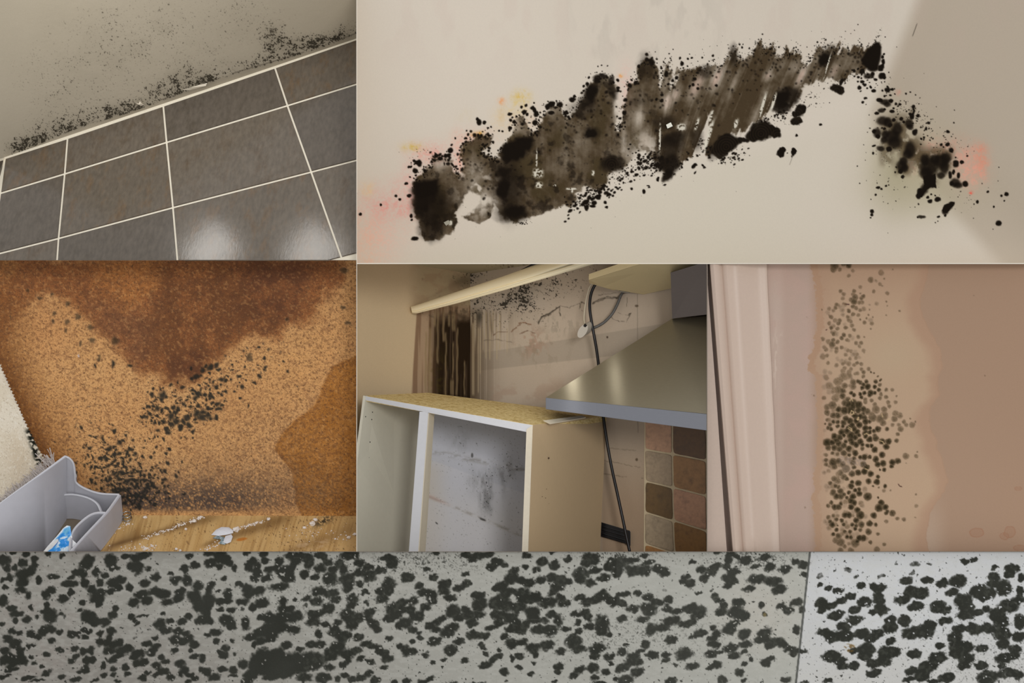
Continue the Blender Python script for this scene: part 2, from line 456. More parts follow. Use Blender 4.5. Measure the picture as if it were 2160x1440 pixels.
# ================================================================ compartment 2: corner of a white shower enclosure (752..2160, 0..555)
p = Paint(753, -14, 2174, 554.5, 1.25); X, Y = p.X, p.Y
def smin(a, b, k): h = np.clip(.5 + .5 * (b - a) / k, 0, 1); return b * (1 - h) + a * h - k * h * (1 - h)
def smax(a, b, k): return -smin(-a, -b, k)
def shower(X, Y):
    u = X - 1850; v = Y - 190
    A = 200 + .08 * u + .25 * v; B = 200 - .35 * u + .08 * v
    C1 = 200 - .083 * u - .25 * v; C2 = 200 + .04 * (u + 60) - .27 * v
    return np.clip(smin(smin(A, B, 26), smax(C1, C2, 20), 34), 4, 400)
p.fill((206, 196, 182))
p.mix(.25 * ss(1250, 1000, X) , (214, 203, 190))
p.mix(ss(-40, 80, (X - 1850) + .4 * (190 - Y)) * ss(230, 0, Y - 190) * .0, (0, 0, 0))
below = Y - (510 - (X - 870) * 320 / 980)                              # below the junction
p.mix(.35 * ss(0, 80, below) * ss(1900, 1500, X), (204, 198, 178))
u_ = X - 1850; v_ = Y - 190                                            # shade on the right-hand wall is painted into its colour
right_shade = ss(-6, 16, (200 + .04 * (u_ + 60) - .27 * v_) - (200 - .35 * u_ + .08 * v_) + 30) * ss(-4, 14, (200 + .08 * u_ + .25 * v_) - (200 - .35 * u_ + .08 * v_))
p.mix(.62 * right_shade * ss(2300, 1900, X + Y * .3 + 260), (158, 144, 124))
p.mix(.62 * right_shade, (166, 151, 132))
low_shade = np.exp(-((X - 1925) / 90) ** 2 - ((Y - 355) / 85) ** 2)  # greenish shade below the corner, painted into the wall colour
p.mix(.6 * low_shade, (158, 149, 114)); p.mix(.4 * np.exp(-((X - 1960) / 120) ** 2 - ((Y - 410) / 50) ** 2), (166, 156, 128))
p.mix(.3 * np.exp(-((X - 1880) / 40) ** 2 - ((Y - 330) / 110) ** 2), (140, 132, 100))
p.mix(.4 * np.exp(-((X - 2040) / 200) ** 2 - ((Y - 560) / 50) ** 2), (208, 194, 176))  # lit lower right part painted lighter
# faint vertical ghosting on the plaster
p.mix(.16 * ss(.52, .7, fbm(X, Y, 26, 60, seed=6)) * ss(240, 60, Y) * ss(1160, 1280, X) * ss(1600, 1450, X), (160, 152, 142))
p.mix(.10 * ss(.5, .7, fbm(X, Y, 40, 90, seed=8)) * ss(200, 30, Y), (190, 165, 155))
# pink and yellow staining
def stain(cx, cy, sx, sy, c, k, seed=2, n=26):
    g = np.exp(-((X - cx) / sx) ** 2 - ((Y - cy) / sy) ** 2); p.mix(k * g * (.45 + .6 * ss(.35, .62, fbm(X, Y, n, seed=seed))) * (.55 + .6 * ss(.3, .7, vn(X, Y, 3, seed=seed))), c)
for a in [(830, 430, 60, 38, (226, 150, 140), .75), (780, 500, 60, 50, (232, 184, 168), .6), (760, 540, 40, 60, (228, 180, 150), .5), (905, 325, 40, 22, (224, 150, 136), .6), (968, 330, 14, 40, (226, 168, 150), .8),
          (1000, 290, 40, 18, (222, 160, 138), .5), (866, 380, 20, 50, (226, 160, 150), .5), (1062, 255, 26, 30, (215, 190, 150), .45), (1320, 195, 16, 50, (224, 180, 168), .7), (1110, 250, 30, 25, (215, 180, 150), .5)]:
    stain(*a)
for a in [(870, 310, 20, 9, (206, 176, 96), .9), (1100, 205, 17, 14, (208, 178, 100), 1), (1090, 225, 22, 20, (212, 188, 130), .6), (1059, 214, 8, 7, (224, 158, 110), 1), (1008, 283, 12, 6, (205, 150, 60), 1), (1057, 240, 8, 20, (205, 180, 140), .5),
          (1310, 160, 5, 4, (222, 150, 80), 1), (985, 245, 22, 14, (205, 190, 160), .3), (775, 400, 14, 16, (224, 190, 140), .6)]:
    stain(*a, seed=7, n=9)
for a in [(2064, 342, 17, 30, (224, 142, 116), .95), (2050, 355, 28, 34, (222, 160, 138), 1.0), (2040, 340, 30, 34, (214, 158, 138), .7), (1985, 315, 40, 16, (206, 150, 130), .7), (1990, 300, 50, 20, (196, 150, 130), .4), (2072, 330, 10, 22, (222, 136, 108), .8), (2048, 407, 4, 4, (220, 100, 80), 1), (1925, 350, 12, 20, (196, 150, 130), .5), (1895, 195, 6, 6, (200, 140, 120), .6)]:
    stain(*a, seed=4, n=14)
# --- mould: H brown film, M opaque black growth
p.warp(7, 22, seed=3)
H = np.zeros(X.shape)
upper = [(871, 387), (880, 372), (895, 360), (908, 352), (913, 328), (935, 332), (957, 340), (964, 368), (972, 366), (975, 303), (1005, 286), (1040, 284), (1034, 306), (1015, 318), (1024, 331), (1052, 331), (1062, 305), (1082, 284), (1088, 250), (1108, 240), (1120, 282), (1134, 276), (1141, 246), (1156, 224), (1180, 220), (1197, 248), (1209, 236), (1231, 202), (1236, 183), (1256, 163), (1285, 160), (1302, 185),
         (1303, 270), (1308, 275), (1313, 236), (1321, 175), (1343, 170), (1344, 146), (1358, 127), (1377, 122), (1389, 149), (1392, 180), (1400, 130), (1412, 132), (1417, 190), (1432, 147), (1454, 145), (1487, 143), (1502, 128), (1523, 140), (1539, 107), (1553, 105), (1558, 128), (1572, 119), (1596, 100), (1603, 83), (1612, 104), (1629, 93), (1641, 114), (1652, 118), (1662, 98), (1668, 112), (1690, 108), (1694, 135), (1706, 130), (1718, 102), (1733, 93), (1741, 102), (1760, 92),
         (1764, 112), (1772, 90), (1790, 104), (1804, 94), (1825, 104), (1848, 90), (1858, 94), (1859, 123), (1850, 150), (1829, 148), (1800, 156), (1782, 166), (1770, 174)]
lower = [(1745, 168), (1715, 176), (1690, 184), (1684, 206), (1672, 222), (1652, 234), (1632, 230), (1622, 222), (1608, 246), (1600, 262), (1588, 266), (1572, 284), (1560, 276), (1530, 290), (1505, 300), (1497, 326), (1488, 330), (1487, 300), (1496, 268), (1493, 240), (1486, 268), (1474, 300), (1462, 328), (1440, 340), (1425, 368), (1400, 366), (1386, 345), (1362, 318), (1345, 322), (1325, 345), (1316, 358), (1284, 366), (1280, 392), (1262, 402), (1236, 394), (1219, 408), (1208, 430), (1178, 441), (1140, 452), (1107, 460), (1078, 470), (1054, 457),
         (1045, 432), (1036, 455), (1025, 468), (1012, 470), (975, 458), (988, 446), (1006, 436), (1016, 424), (1004, 408), (990, 402), (980, 412), (978, 430), (958, 456), (966, 470), (960, 486), (946, 497), (920, 509), (900, 509), (886, 495), (884, 464), (872, 460)]
wx, wy = p.wx, p.wy
band = sdf(upper + lower, X + wx * .8, Y + wy * .8)
st = (X + (Y - 200) * .42 * ss(1300, 1500, X))                        # streak direction leans right
streak = vn(st, Y, 7, 90, seed=5) * .6 + vn(st, Y, 3.2, 60, seed=2) * .4
rag = fbm(X, Y, 9, seed=12)
H = ss(-2, 5, band + (rag - .5) * 14 + (streak - .5) * 16 * ss(1300, 1450, X))
tone = fbm(X, Y, 42, 50, seed=10); tone2 = fbm(X, Y, 8, seed=11)
Hd = .88 + .06 * ss(1350, 1450, X) + .5 * (tone - .5) + .25 * (tone2 - .5) + (.12 + .22 * ss(1250, 1450, X)) * (streak - .5)
# lighter / thinner areas inside the band
thin = np.zeros(X.shape)
for (cx, cy, sx, sy, k) in [(930, 345, 40, 14, .5), (1000, 385, 22, 34, .55), (1020, 420, 30, 26, .75), (990, 345, 14, 30, .35), (1080, 265, 26, 22, .75), (1155, 235, 22, 10, .5), (1350, 250, 16, 26, .7), (1365, 300, 28, 26, .8), (1340, 330, 24, 20, .65), (1470, 180, 16, 34, .95), (1405, 215, 16, 24, .9), (1425, 200, 12, 20, .85),
        (1512, 165, 12, 32, .85), (1548, 175, 6, 36, .5), (1620, 160, 12, 14, .7), (1690, 160, 10, 30, .8), (1680, 140, 16, 20, .45), (1440, 262, 10, 20, .4), (1760, 150, 14, 22, .7), (1730, 120, 8, 12, .3), (1300, 230, 7, 40, .9), (1316, 300, 8, 40, .5), (1215, 300, 26, 16, .12), (1190, 300, 12, 50, .25), (1280, 165, 26, 14, .4), (1600, 220, 10, 50, .4), (1785, 130, 20, 20, .3), (1650, 140, 14, 16, .3), (1410, 178, 14, 44, .4)]:
    thin = np.maximum(thin, k * np.exp(-((st - (cx + (cy - 200) * .42 * float(cx > 1400))) / sx) ** 2 - ((Y - cy) / sy) ** 2))
holes = ss(.50, .66, fbm(X, Y, 20, seed=14) + .25 * ss(.5, 1, thin)) * ss(200, 320, Y) * (np.exp(-((X - 1010) / 44) ** 2 - ((Y - 405) / 50) ** 2) * .95 + np.exp(-((X - 1370) / 45) ** 2 - ((Y - 320) / 45) ** 2) * .8)
Hd = np.clip(Hd - thin * .8, .04, .96) * np.clip(1 - holes, .08, 1)
edge_dark = ss(30, 0, band) * 0
film = np.clip(H * Hd, 0, 1)
pinkm = ss(.3, .9, thin) * H * ss(1300, 1500, X)
p.mix(pinkm * .5, (206, 164, 146))
p.mix(film, (64, 51, 34))
p.mix(film * .45 * ss(.5, .7, tone) * ss(1420, 1300, X), (66, 56, 34))
# black cores
p.warp(6, 14, seed=6)
cores = [(898, 400, 27, 20, 1, .35, 0), (890, 428, 18, 22, .8, .5, 0), (915, 440, 30, 26, .5, .6, 0), (910, 480, 26, 26, .55, .5, 0), (945, 420, 22, 26, .3, .7, 0), (1085, 318, 26, 22, 1, .3, -.2), (1105, 302, 20, 14, 1, .4, 0), (1068, 336, 9, 8, .9, .4, 0), (1062, 362, 14, 12, .8, .5, 0), (1062, 400, 12, 24, .95, .4, .1), (1070, 385, 26, 45, .45, .7, 0), (1085, 446, 22, 13, .95, .4, -.1), (1078, 452, 34, 16, .6, .5, 0), (1249, 281, 13, 9, 1, .3, 0), (1250, 281, 20, 15, .4, .3, 0),
         (1290, 344, 15, 12, .9, .5, 0), (1292, 345, 26, 19, .65, .25, 0), (1247, 196, 13, 17, 1, .5, .2), (1240, 212, 16, 14, .7, .6, 0), (1230, 230, 30, 16, .35, .7, 0), (1258, 166, 6, 8, .9, .5, 0), (1270, 162, 8, 6, .9, .5, 0), (1288, 168, 5, 9, .8, .5, 0), (1295, 200, 9, 12, .6, .6, 0), (1345, 215, 20, 8, .25, .8, 0), (1400, 258, 24, 14, .5, .6, 0), (1425, 290, 28, 14, .6, .6, -.4), (1415, 305, 26, 22, .6, .5, 0), (1412, 345, 22, 22, .85, .4, 0), (1408, 370, 11, 13, .95, .4, .4), (1390, 340, 10, 20, .5, .5, 0),
         (1487, 150, 12, 12, .5, .6, 0), (1548, 115, 8, 22, .55, .6, 0), (1377, 130, 5, 9, .9, .5, 0), (1362, 140, 14, 26, .4, .7, 0), (1500, 320, 9, 18, .4, .5, 0), (1470, 290, 12, 26, .45, .6, 0), (1648, 205, 17, 11, 1, .35, -.3), (1660, 205, 28, 22, .7, .25, -.3), (1648, 226, 22, 12, .85, .3, 0), (1740, 126, 10, 15, .95, .4, .5), (1745, 118, 16, 24, .3, .5, .5), (1605, 278, 27, 20, .97, .15, -.3), (1590, 286, 18, 12, .95, .2, 0), (1635, 278, 13, 12, .97, .15, 0), (1630, 272, 10, 8, .95, .2, 0), (1532, 303, 27, 20, .97, .15, -.35), (1520, 318, 18, 14, .93, .2, 0), (1566, 296, 14, 6, .95, .3, 0),
         (1763, 186, 12, 11, .96, .2, 0), (1773, 190, 9, 9, .95, .2, 0), (1776, 172, 5, 8, .95, .3, .5), (1690, 232, 11, 14, .97, .15, .5), (1676, 240, 7, 6, .96, .2, 0), (1680, 255, 12, 10, .97, .15, -.3), (1647, 321, 8, 12, 1, .12, .3), (1675, 320, 6, 8, 1, .12, .3), (1731, 262, 5, 3.5, 1, .2, -.4), (1680, 286, 3, 4, 1, .2, 0), (1662, 321, 1.6, 1.6, 1, .3, 0), (1465, 350, 8, 4, 1, .2, -.6), (1466, 365, 4, 2.6, 1, .2, -.8), (1386, 377, 4, 4, 1, .2, 0), (1485, 352, 4, 3, .9, .3, 0), (1482, 348, 3, 2, 1, .3, 0), (1404, 391, 4, 3, 1, .2, 0), (1370, 393, 3, 2, .9, .3, 0)]
for a in cores: p.blob(*a[:2], a[2], a[3], a[4], a[5], a[6])
p.M = np.maximum(p.M, .97 * ss(-5, 5, sdf([(872, 384), (926, 379), (922, 412), (876, 414)], X + wx * .4, Y + wy * .4))); p.blob(905, 432, 34, 44, .45, .4); p.blob(1075, 400, 30, 60, .4, .6)
mot = ss(.52, .72, fbm(X, Y, 15, seed=21)) * ss(.2, .9, H * Hd) * ss(1500, 1250, X); p.M = 1 - (1 - p.M) * (1 - .55 * mot)
p.warp(2.0, 9, seed=7)
tri = sdf([(1816, 124), (1832, 104), (1845, 90), (1855, 90), (1859, 100), (1858, 122), (1851, 148), (1838, 150), (1826, 142), (1820, 134)], X + wx * .3, Y + wy * .3)
p.M = np.maximum(p.M, .97 * ss(-3, 3, tri)); p.M = np.maximum(p.M, ss(.55, .7, vn(X, Y, 2.2, seed=3)) * ss(-3, 3, sdf([(1844, 90), (1852, 62), (1858, 60), (1858, 72), (1855, 92)], X, Y)))
# digitised spots right of the corner and along the ridge: x y r (photo crop, a quarter unit each, origin 1800 140)
sp = '8 38 14;40 20 10;75 45 22;40 90 12;130 80 42 22;165 62 18;165 20 50 24;232 25 20;235 5 24;240 82 26;262 95 14;255 72 18;190 110 18 11;78 130 22 16;38 130 10;52 180 20 16;115 183 9;148 173 12;172 205 20 16;245 207 10;290 200 24 20;325 192 14 12;290 172 9;345 185 7;316 243 12 9;350 232 6;103 270 18 12;80 302 11;110 322 5;222 285 26 18;265 300 44 24;285 320 30 22;318 290 18 16;235 372 28 20;198 396 22 13;262 362 12 9;338 350 12 9;328 380 20 16;362 318 12;392 322 12;400 290 5;432 288 5;250 458 52 36;290 470 34 40;310 495 18;338 452 16;405 445 16;425 470 12;505 340 16;510 380 8 30;498 420 18 30;470 480 34 36;478 510 28 24;548 415 16;445 230 9;480 218 8;525 240 6;635 477 14;612 525 13;848 478 7;796 552 15;826 592 5;520 555 26 26;570 612 10;594 600 10;565 655 7;592 615 8;744 660 14;796 658 18;826 708 20;762 682 8;866 768 7;962 752 9;916 808 17;866 822 26 32;848 892 12 22;820 915 18 30;200 560 32 40;175 545 18;205 590 18;262 525 14;175 672 16 10;168 733 11;240 520 8;370 530 42 60;330 590 60 60;270 575 34 34;260 620 30 30;350 640 60 50;300 695 24 24;230 692 30 24;480 700 46 70;455 740 40 40;420 800 34 34;410 840 44 44;430 860 30 36;400 885 20;416 930 16;600 790 34 50;640 850 80 90;690 780 40 40;780 770 44 44;740 800 60 60;770 850 36 60;740 920 30 28;610 900 50 50;650 960 44 60;670 990 24 30;600 1030 34 40;580 1060 30 30;550 1090 20 32;560 1050 22 18;860 980 44 36;890 920 16 26;880 1000 40 26;945 990 26 26;830 985 20;208 1022 18 12;236 1034 10;276 1008 12 9;302 1002 6;294 974 6;187 1082 10;628 1104 12;657 1079 8;692 1090 8;648 1138 22 16;712 1122 26 22;552 1162 8;482 1188 3;522 1184 4;776 1225 30 26;800 1190 34 24;830 1155 26 20;776 1258 12;716 1266 14 10;694 1318 6;715 1306 5;158 1224 15 18;156 1250 11;146 1276 8;575 1270 34 13;542 1274 8;1046 1144 12 16;1016 1166 6;1134 1058 10;1294 1078 18;1252 1092 12;1276 1134 7;1184 1186 9;1224 1322 25 24;1178 1374 5;290 1406 4;1085 985 5;1138 1026 4;1222 966 4;1226 852 4;37 840 5;54 986 6;112 966 4;104 792 4;87 663 4;138 521 7;120 552 4;178 456 4;362 850 8;354 894 9;198 982 5;222 920 5;146 1122 4;256 1140 4;290 1158 4;360 1134 4;698 338 4;614 390 4;656 446 5;604 420 4;568 422 4;626 584 6;456 440 5;480 398 12;450 380 8;430 345 4;268 130 6;296 50 6;424 98 3;598 62 3;316 104 4;945 185 2;1165 522 2'
for a in parse(sp.replace(',', ' ')):
    r = a[2]; ry = a[3] if len(a) > 3 else r
    big_ = r > 26
    p.blob(1800 + a[0] / 4, 140 + a[1] / 4, r / 4 * .98, ry / 4 * .98, .84 if big_ else .97, .42 if big_ else .28)
flap = sdf([(1946, 372), (1974, 366), (1975, 397), (1966, 393), (1953, 404), (1945, 416), (1937, 418), (1934, 404), (1945, 397), (1949, 388)], X + p.wx * .8, Y + p.wy * .8)
p.M = np.maximum(p.M, ss(-1, 1, flap)); p.M = np.maximum(p.M, ss(-1, 1, sdf([(1986, 444), (1992, 432), (2008, 424), (2014, 425), (2012, 433), (1999, 450), (1990, 449)], X + p.wx, Y + p.wy)))
# browner film around the right cluster
for (cx, cy, sx, sy, k) in [(1885, 285, 30, 34, .75), (1900, 260, 24, 22, .4), (1920, 315, 26, 28, .7), (1870, 330, 16, 20, .5), (1950, 340, 20, 26, .7), (1985, 335, 26, 26, .8), (1960, 370, 20, 20, .6), (1905, 355, 18, 16, .6), (1935, 335, 26, 30, .4), (1925, 245, 8, 18, .5)]:
    g = k * np.exp(-((X - cx) / sx) ** 4 - ((Y - cy) / sy) ** 4) * ss(.25, .5, fbm(X, Y, 14, seed=13)); p.mix(g, (78, 64, 44)); film = np.maximum(film, g)
# random specks thrown off the edges
r_ = random.Random(5)
pts_u = [q for q in upper if q[0] < 1850]
for k in range(1250):
    i = r_.randrange(len(pts_u) - 1); a, b = pts_u[i], pts_u[i + 1]; t = r_.random()
    if abs(b[0] - a[0]) < 2 and r_.random() < .6: continue
    x = a[0] + t * (b[0] - a[0]); y = a[1] + t * (b[1] - a[1]); d = r_.gauss(-2, 9)
    if d < -16: continue
    y -= d; x += r_.gauss(0, 4) + d * .3 * (x > 1400)
    r = min(3.6, abs(r_.gauss(0, 1.1)) + .7) * (.6 if x > 1400 or abs(d) > 12 else 1.05)
    p.blob(x, y, r, r, .93, .4)
for k in range(420):                                                  # dots inside the film
    x = r_.uniform(975, 1840); i = np.interp(x, [871, 975, 1060, 1100, 1240, 1350, 1500, 1600, 1850], [400, 310, 340, 250, 190, 150, 140, 110, 105]); y = i + abs(r_.gauss(0, 55)) * (1 if x < 1700 else .5)
    j = int((y - p.y0) / p.step); q = int((x - p.x0) / p.step)
    if 0 <= j < X.shape[0] and H[j, q] > .5: p.blob(x, y, r_.uniform(1.2, 3.0), None, r_.uniform(.4, .85), .8)
def scatter(x0, y0, x1, y1, n, r0, r1, seed, wid=8, k=.95):
    rr = random.Random(seed)
    for _ in range(int(n * .72)):
        t = rr.random(); x = x0 + t * (x1 - x0) + rr.gauss(0, wid); y = y0 + t * (y1 - y0) + rr.gauss(0, wid); r = rr.uniform(r0, r1) * (.9 if rr.random() < .3 else .5)
        p.blob(x, y, r * rr.uniform(1, 1.5), r, k, .35, -.5)
scatter(1195, 445, 1290, 395, 130, 1.4, 5.0, 1, 10); scatter(1210, 430, 1290, 372, 60, 1, 3, 2, 8); scatter(1290, 375, 1400, 340, 230, .8, 3.2, 3, 11); scatter(1340, 330, 1400, 350, 120, 1, 4.5, 4, 13)
scatter(1400, 360, 1480, 322, 70, 1, 3, 5, 9); scatter(1480, 300, 1500, 330, 50, 1, 3, 8, 7); scatter(1525, 340, 1570, 320, 70, 1, 3.2, 6, 8); scatter(1600, 255, 1660, 240, 90, 1, 3, 7, 8); scatter(1650, 250, 1760, 165, 130, .7, 1.6, 9, 14, .7)
scatter(1085, 470, 1115, 468, 30, 1, 2, 10, 4); scatter(1900, 215, 1960, 270, 120, .7, 1.8, 11, 12); scatter(1960, 285, 2050, 320, 90, .6, 1.6, 12, 10); scatter(1820, 160, 1880, 195, 50, .8, 2.6, 13, 9); scatter(1860, 300, 1900, 400, 60, .7, 1.8, 14, 30, .6); scatter(2000, 380, 2060, 430, 40, .7, 1.5, 15, 18, .6)
scatter(860, 340, 905, 315, 26, .7, 2.5, 16, 12); scatter(1380, 120, 1640, 80, 40, .7, 1.6, 17, 10); scatter(1000, 480, 1500, 400, 60, .5, .9, 18, 24, .5); scatter(1450, 110, 1830, 70, 20, .6, 1.2, 19, 14)
for q in '885 344 5 6;881 343 6 4;862 352 2.5;876 360 4.5 5;879 343 3;873 340 3;866 352 2.5;865 373 2;857 387 3.5 2.6;863 413 4.5 3.5;843 421 3 2.6;803 432 2.6;760 452 3;835 413 2.5;867 455 3 4;868 464 2.5;875 503 7 4;948 319 2.5 4;941 329 4;952 305 2.5;960 292 2;950 317 5;947 328 4 3.5;920 328 5 3.5;929 334 5 4;1011 258 4.5 5;1007 252 3;1022 258 3.6;1029 269 2;1036 267 2;1076 241 4.5 3;1077 253 3;1076 270 3.5;1052 276 2;1059 277 2.2;1085 257 4;1032 286 3.4 2.4;983 291 3 2.4;1127 217 2;1127 232 4 5;1131 240 5 6;1123 228 4;1129 259 5 5;1106 236 4.5;1112 242 3;1100 225 3;1110 222 3;1163 220 6;1155 225 5;1182 220 5;1193 238 4.5 4;1162 238 6 4;1207 210 6 5;1211 203 3;1242 163 2.6;1239 177 3.5;1262 139 1.6;1270 137 1.6;1281 139 1.2;1303 169 2.6;1303 185 3.4 3;1303 191 3;1328 180 4;1341 174 3.6;1320 210 3;1316 238 4;1332 398 3 2.6;1311 400 2;1276 427 3;1279 437 2.6;1358 404 3 4;1369 395 2;1250 435 6 3;1238 438 4 6;1253 428 5 4;1262 418 5 3;1236 426 6 5;1285 410 5 3;1266 405 4 3;1300 395 3 2;1435 122 2.5;1451 123 2.5 2;1460 122 2;1481 121 2;1505 117 2.5;1438 135 3.5 4;1466 166 3;1462 179 3;1472 186 2.6;1455 182 2.4;1511 180 2.4;1396 200 3;1413 123 1.5;1406 155 4 6;1419 170 3;1428 164 3.5;1410 178 3;1396 213 3.6;1385 209 3;1861 120 2.6 3.5;1864 114 2;1863 130 3.5 5;1861 138 3 4;1566 100 2;1593 91 1.4;1738 81 1;1783 65 1;1802 64 1;1867 77 1;1891 99 1;2013 233 1'.split(';'):
    a = [float(v) for v in q.split()]; p.blob(a[0], a[1], a[2] * 1.12, (a[3] if len(a) > 3 else a[2]) * 1.12, .98, .3)
p.M *= 1 - .97 * ss(2, -1, np.hypot((X - 1135) / 1.1, (Y - 365)) - 11 - 5 * (vn(X, Y, 4, seed=2) - .5))   # scraped white spots
for (cx, cy, sx, sy) in [(1135, 365, 10, 9), (1137, 390, 7, 6), (1132, 335, 1.6, 18), (1205, 398, 11, 2), (1207, 402, 2, 4), (1251, 365, 3, 5), (1437, 268, 9, 7), (1495, 285, 4, 30), (1500, 245, 2.5, 12), (1050, 315, 0, 0), (1170, 391, 3, 2), (1552, 262, 4, 10), (1392, 290, 2, 30), (1470, 262, 3, 12), (1745, 140, 1.4, 26), (1608, 225, 3, 26), (1632, 214, 3, 18), (1033, 312, 0, 0), (950, 470, 4, 5), (1412, 265, 0, 0)]:
    if sx:
        h = np.exp(-(np.abs(X - cx + (Y - cy) * (.3 if cx > 1440 else .02)) / sx) ** 3 - (np.abs(Y - cy) / sy) ** 3) * ss(.28, .5, vn(X, Y, 3, seed=9)); h = np.clip(h * 1.6, 0, 1)
        p.M *= 1 - h; p.mix(h * .95, (212, 206, 190)); film = film * (1 - h)
kcol = np.clip(p.M, 0, 1)
p.mix(np.clip(kcol * 1.02, 0, 1), (20, 14, 8))
# growth rings on the round colonies
for (cx, cy, R) in [(1532, 310, 30), (1605, 282, 28), (1682, 240, 15), (1680, 260, 14), (1765, 192, 14), (1290, 348, 24), (1640, 285, 14)]:
    rr = np.hypot(X - cx, Y - cy); g = (rr < R) * ss(.6, 1, kcol) * (.5 + .5 * np.sin(rr * 1.15 + 1)) ** 3; p.mix(g * .16, (96, 78, 50))
p.mix(ss(.62, .7, vn(X, Y, 1.8, seed=2)) * ss(1.2, .2, np.hypot((X - 1926) / 2.5 + (Y - 72) * .12, (Y - 72) / 14)) * .0, (60, 50, 40))
p.mix(.85 * ss(1, 0, np.abs((X - 1930) + (Y - 62) * .36) / 1.6) * ss(16, 10, np.abs(Y - 63)), (66, 58, 48))
p.mix(.4 * np.exp(-((np.hypot(X - 1667, Y - 335) - 0) / 30) ** 2) * ss(1.2, .3, np.abs((X - 1670) + (Y - 335) * .35)) * (Y > 328) * (Y < 348), (60, 50, 40))
p.M = np.maximum(p.M, film)
glaze = mat('shower_plaster', attr=True, rough=.5, noise=.02, nscale=50, bump=.06, bscale=30, spec=.25)
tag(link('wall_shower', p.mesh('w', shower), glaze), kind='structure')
mm = mat('mould_skin', attr=True)
def reg(a, b): return lambda x, y: (x >= a) & (x < b)
mould(p, 'mold_stain', shower, lambda x, y: (x < 1305), 'dense brown black mould patch on the left half of the cream shower wall', 'mold', th=.42, h=.9)
mould(p, 'mold_stain', shower, lambda x, y: (x >= 1305) & (x < 1862) & (y < 252 + (1862 - x) * .5), 'streaky brown mould running up to the corner of the cream shower wall', 'mold', th=.42, h=.9)
mould(p, 'mold_stain', shower, lambda x, y: (x >= 1862) | ((x >= 1305) & (y >= 252 + (1862 - x) * .5)), 'scattered black mould clumps running down the right side of the shower corner', 'mold', th=.42, h=.9)
# two small chips of plaster
def chip(name, cx, cy, sz, pl_d, label, col, seed, cat='plaster chip', group=None, flatn=.5):
    rr = random.Random(seed); bm = bmesh.new(); bmesh.ops.create_icosphere(bm, subdivisions=2, radius=sz * S)
    for v in bm.verts: v.co *= rr.uniform(.8, 1.2); v.co.y *= flatn
    bm.transform(__import__('mathutils').Matrix.Rotation(rr.uniform(0, 3), 4, 'Y'))
    me = bpy.data.meshes.new(name); bm.to_mesh(me); bm.free()
    o = link(name, me, mat('chip_%d' % col[0], col, rough=.8, noise=.08), None, False); o.location = P(cx, cy, pl_d - sz * flatn * .7)
    return tag(o, label, cat, group)
sq = [(1405, 263), (1415, 258), (1419, 266), (1408, 271)]
o = flat('plaster_chip', [(a, b, float(shower(np.array(a), np.array(b))) - 7) for a, b in sq], mat('chip_w', (226, 226, 214), rough=.5), thick=6)
tag(o, 'small square white chip stuck in the middle of the streaky shower mould', 'plaster chip')
o = flat('plaster_chip', [(a, b, float(shower(np.array(a), np.array(b))) - 6) for a, b in [(936, 469), (946, 464), (950, 470), (941, 476)]], mat('chip_g', (150, 146, 130), rough=.5), thick=5)
tag(o, 'grey chip stuck in the lower tip of the dense brown mould patch', 'plaster chip')

# ================================================================ compartment 3: stained chipboard over a wooden shelf (0..752, 548..1163)
bd = Plane((0, 1085, 205), (752, 1085, 205), (376, 548, 150))
p = Paint(-14, 549, 751.5, 1100, 1.9); X, Y = p.X, p.Y
p.fill((212, 165, 110)); p.warp(22, 60, seed=4); wx, wy = p.wx, p.wy; Xw, Yw = X + wx, Y + wy
p.mix(.5 * fbm(X, Y, 90, seed=3), (180, 120, 66))
p.mix(.55 * np.exp(-((X - 640) / 90) ** 2 - ((Y - 780) / 70) ** 2), (214, 160, 100))
p.mix(.45 * np.exp(-((X - 720) / 60) ** 2 - ((Y - 690) / 120) ** 2), (216, 166, 108))
p.mix(.5 * np.exp(-((X - 95) / 60) ** 2 - ((Y - 690) / 70) ** 2), (196, 136, 82))
def st_(poly, c, k, a=-14, b=14): p.mix(k * ss(a, b, sdf(poly, Xw, Yw) + (fbm(X, Y, 12, seed=7) - .5) * 26 + (fbm(X, Y, 34, seed=17) - .5) * 46), c)
dark = [(-20, 540), (720, 540), (705, 600), (690, 650), (650, 682), (600, 700), (560, 708), (505, 722), (470, 746), (430, 775), (405, 800), (360, 800), (320, 785), (280, 765), (250, 742), (215, 705), (180, 668), (150, 636), (100, 622), (45, 645), (20, 700), (-20, 760)]
st_(dark, (132, 76, 36), .85, -22, 18)
st_([(520, 555), (600, 545), (660, 560), (640, 620), (600, 670), (530, 690), (500, 640)], (92, 52, 28), .75, -25, 25)
st_([(330, 560), (400, 590), (470, 570), (560, 640), (600, 680), (500, 715), (430, 765), (390, 800), (340, 790), (300, 740), (320, 660)], (104, 62, 30), .7, -30, 30)
st_([(190, 640), (330, 620), (330, 720), (290, 760), (230, 720)], (122, 80, 52), .55, -25, 25)
st_([(360, 760), (430, 745), (412, 792), (385, 803), (350, 790)], (76, 40, 20), .5, -15, 15)
st_([(205, 545), (330, 545), (330, 600), (300, 640), (240, 630), (205, 600)], (190, 124, 62), .6, -25, 20)
st_([(-20, 545), (30, 545), (20, 580), (-20, 600)], (205, 150, 90), .6)
left = 770 + (X) * 2.05
dl = (Y - left) * -1; p.mix(.9 * ss(52, 0, X - (Y - 770) / 2.05) * ss(560, 800, Y), (104, 58, 18)); p.mix(.55 * ss(120, 20, X - (Y - 770) / 2.05) * ss(640, 800, Y), (140, 90, 40))
p.mix(.6 * ss(60, 0, X) * ss(900, 640, Y), (128, 78, 34))
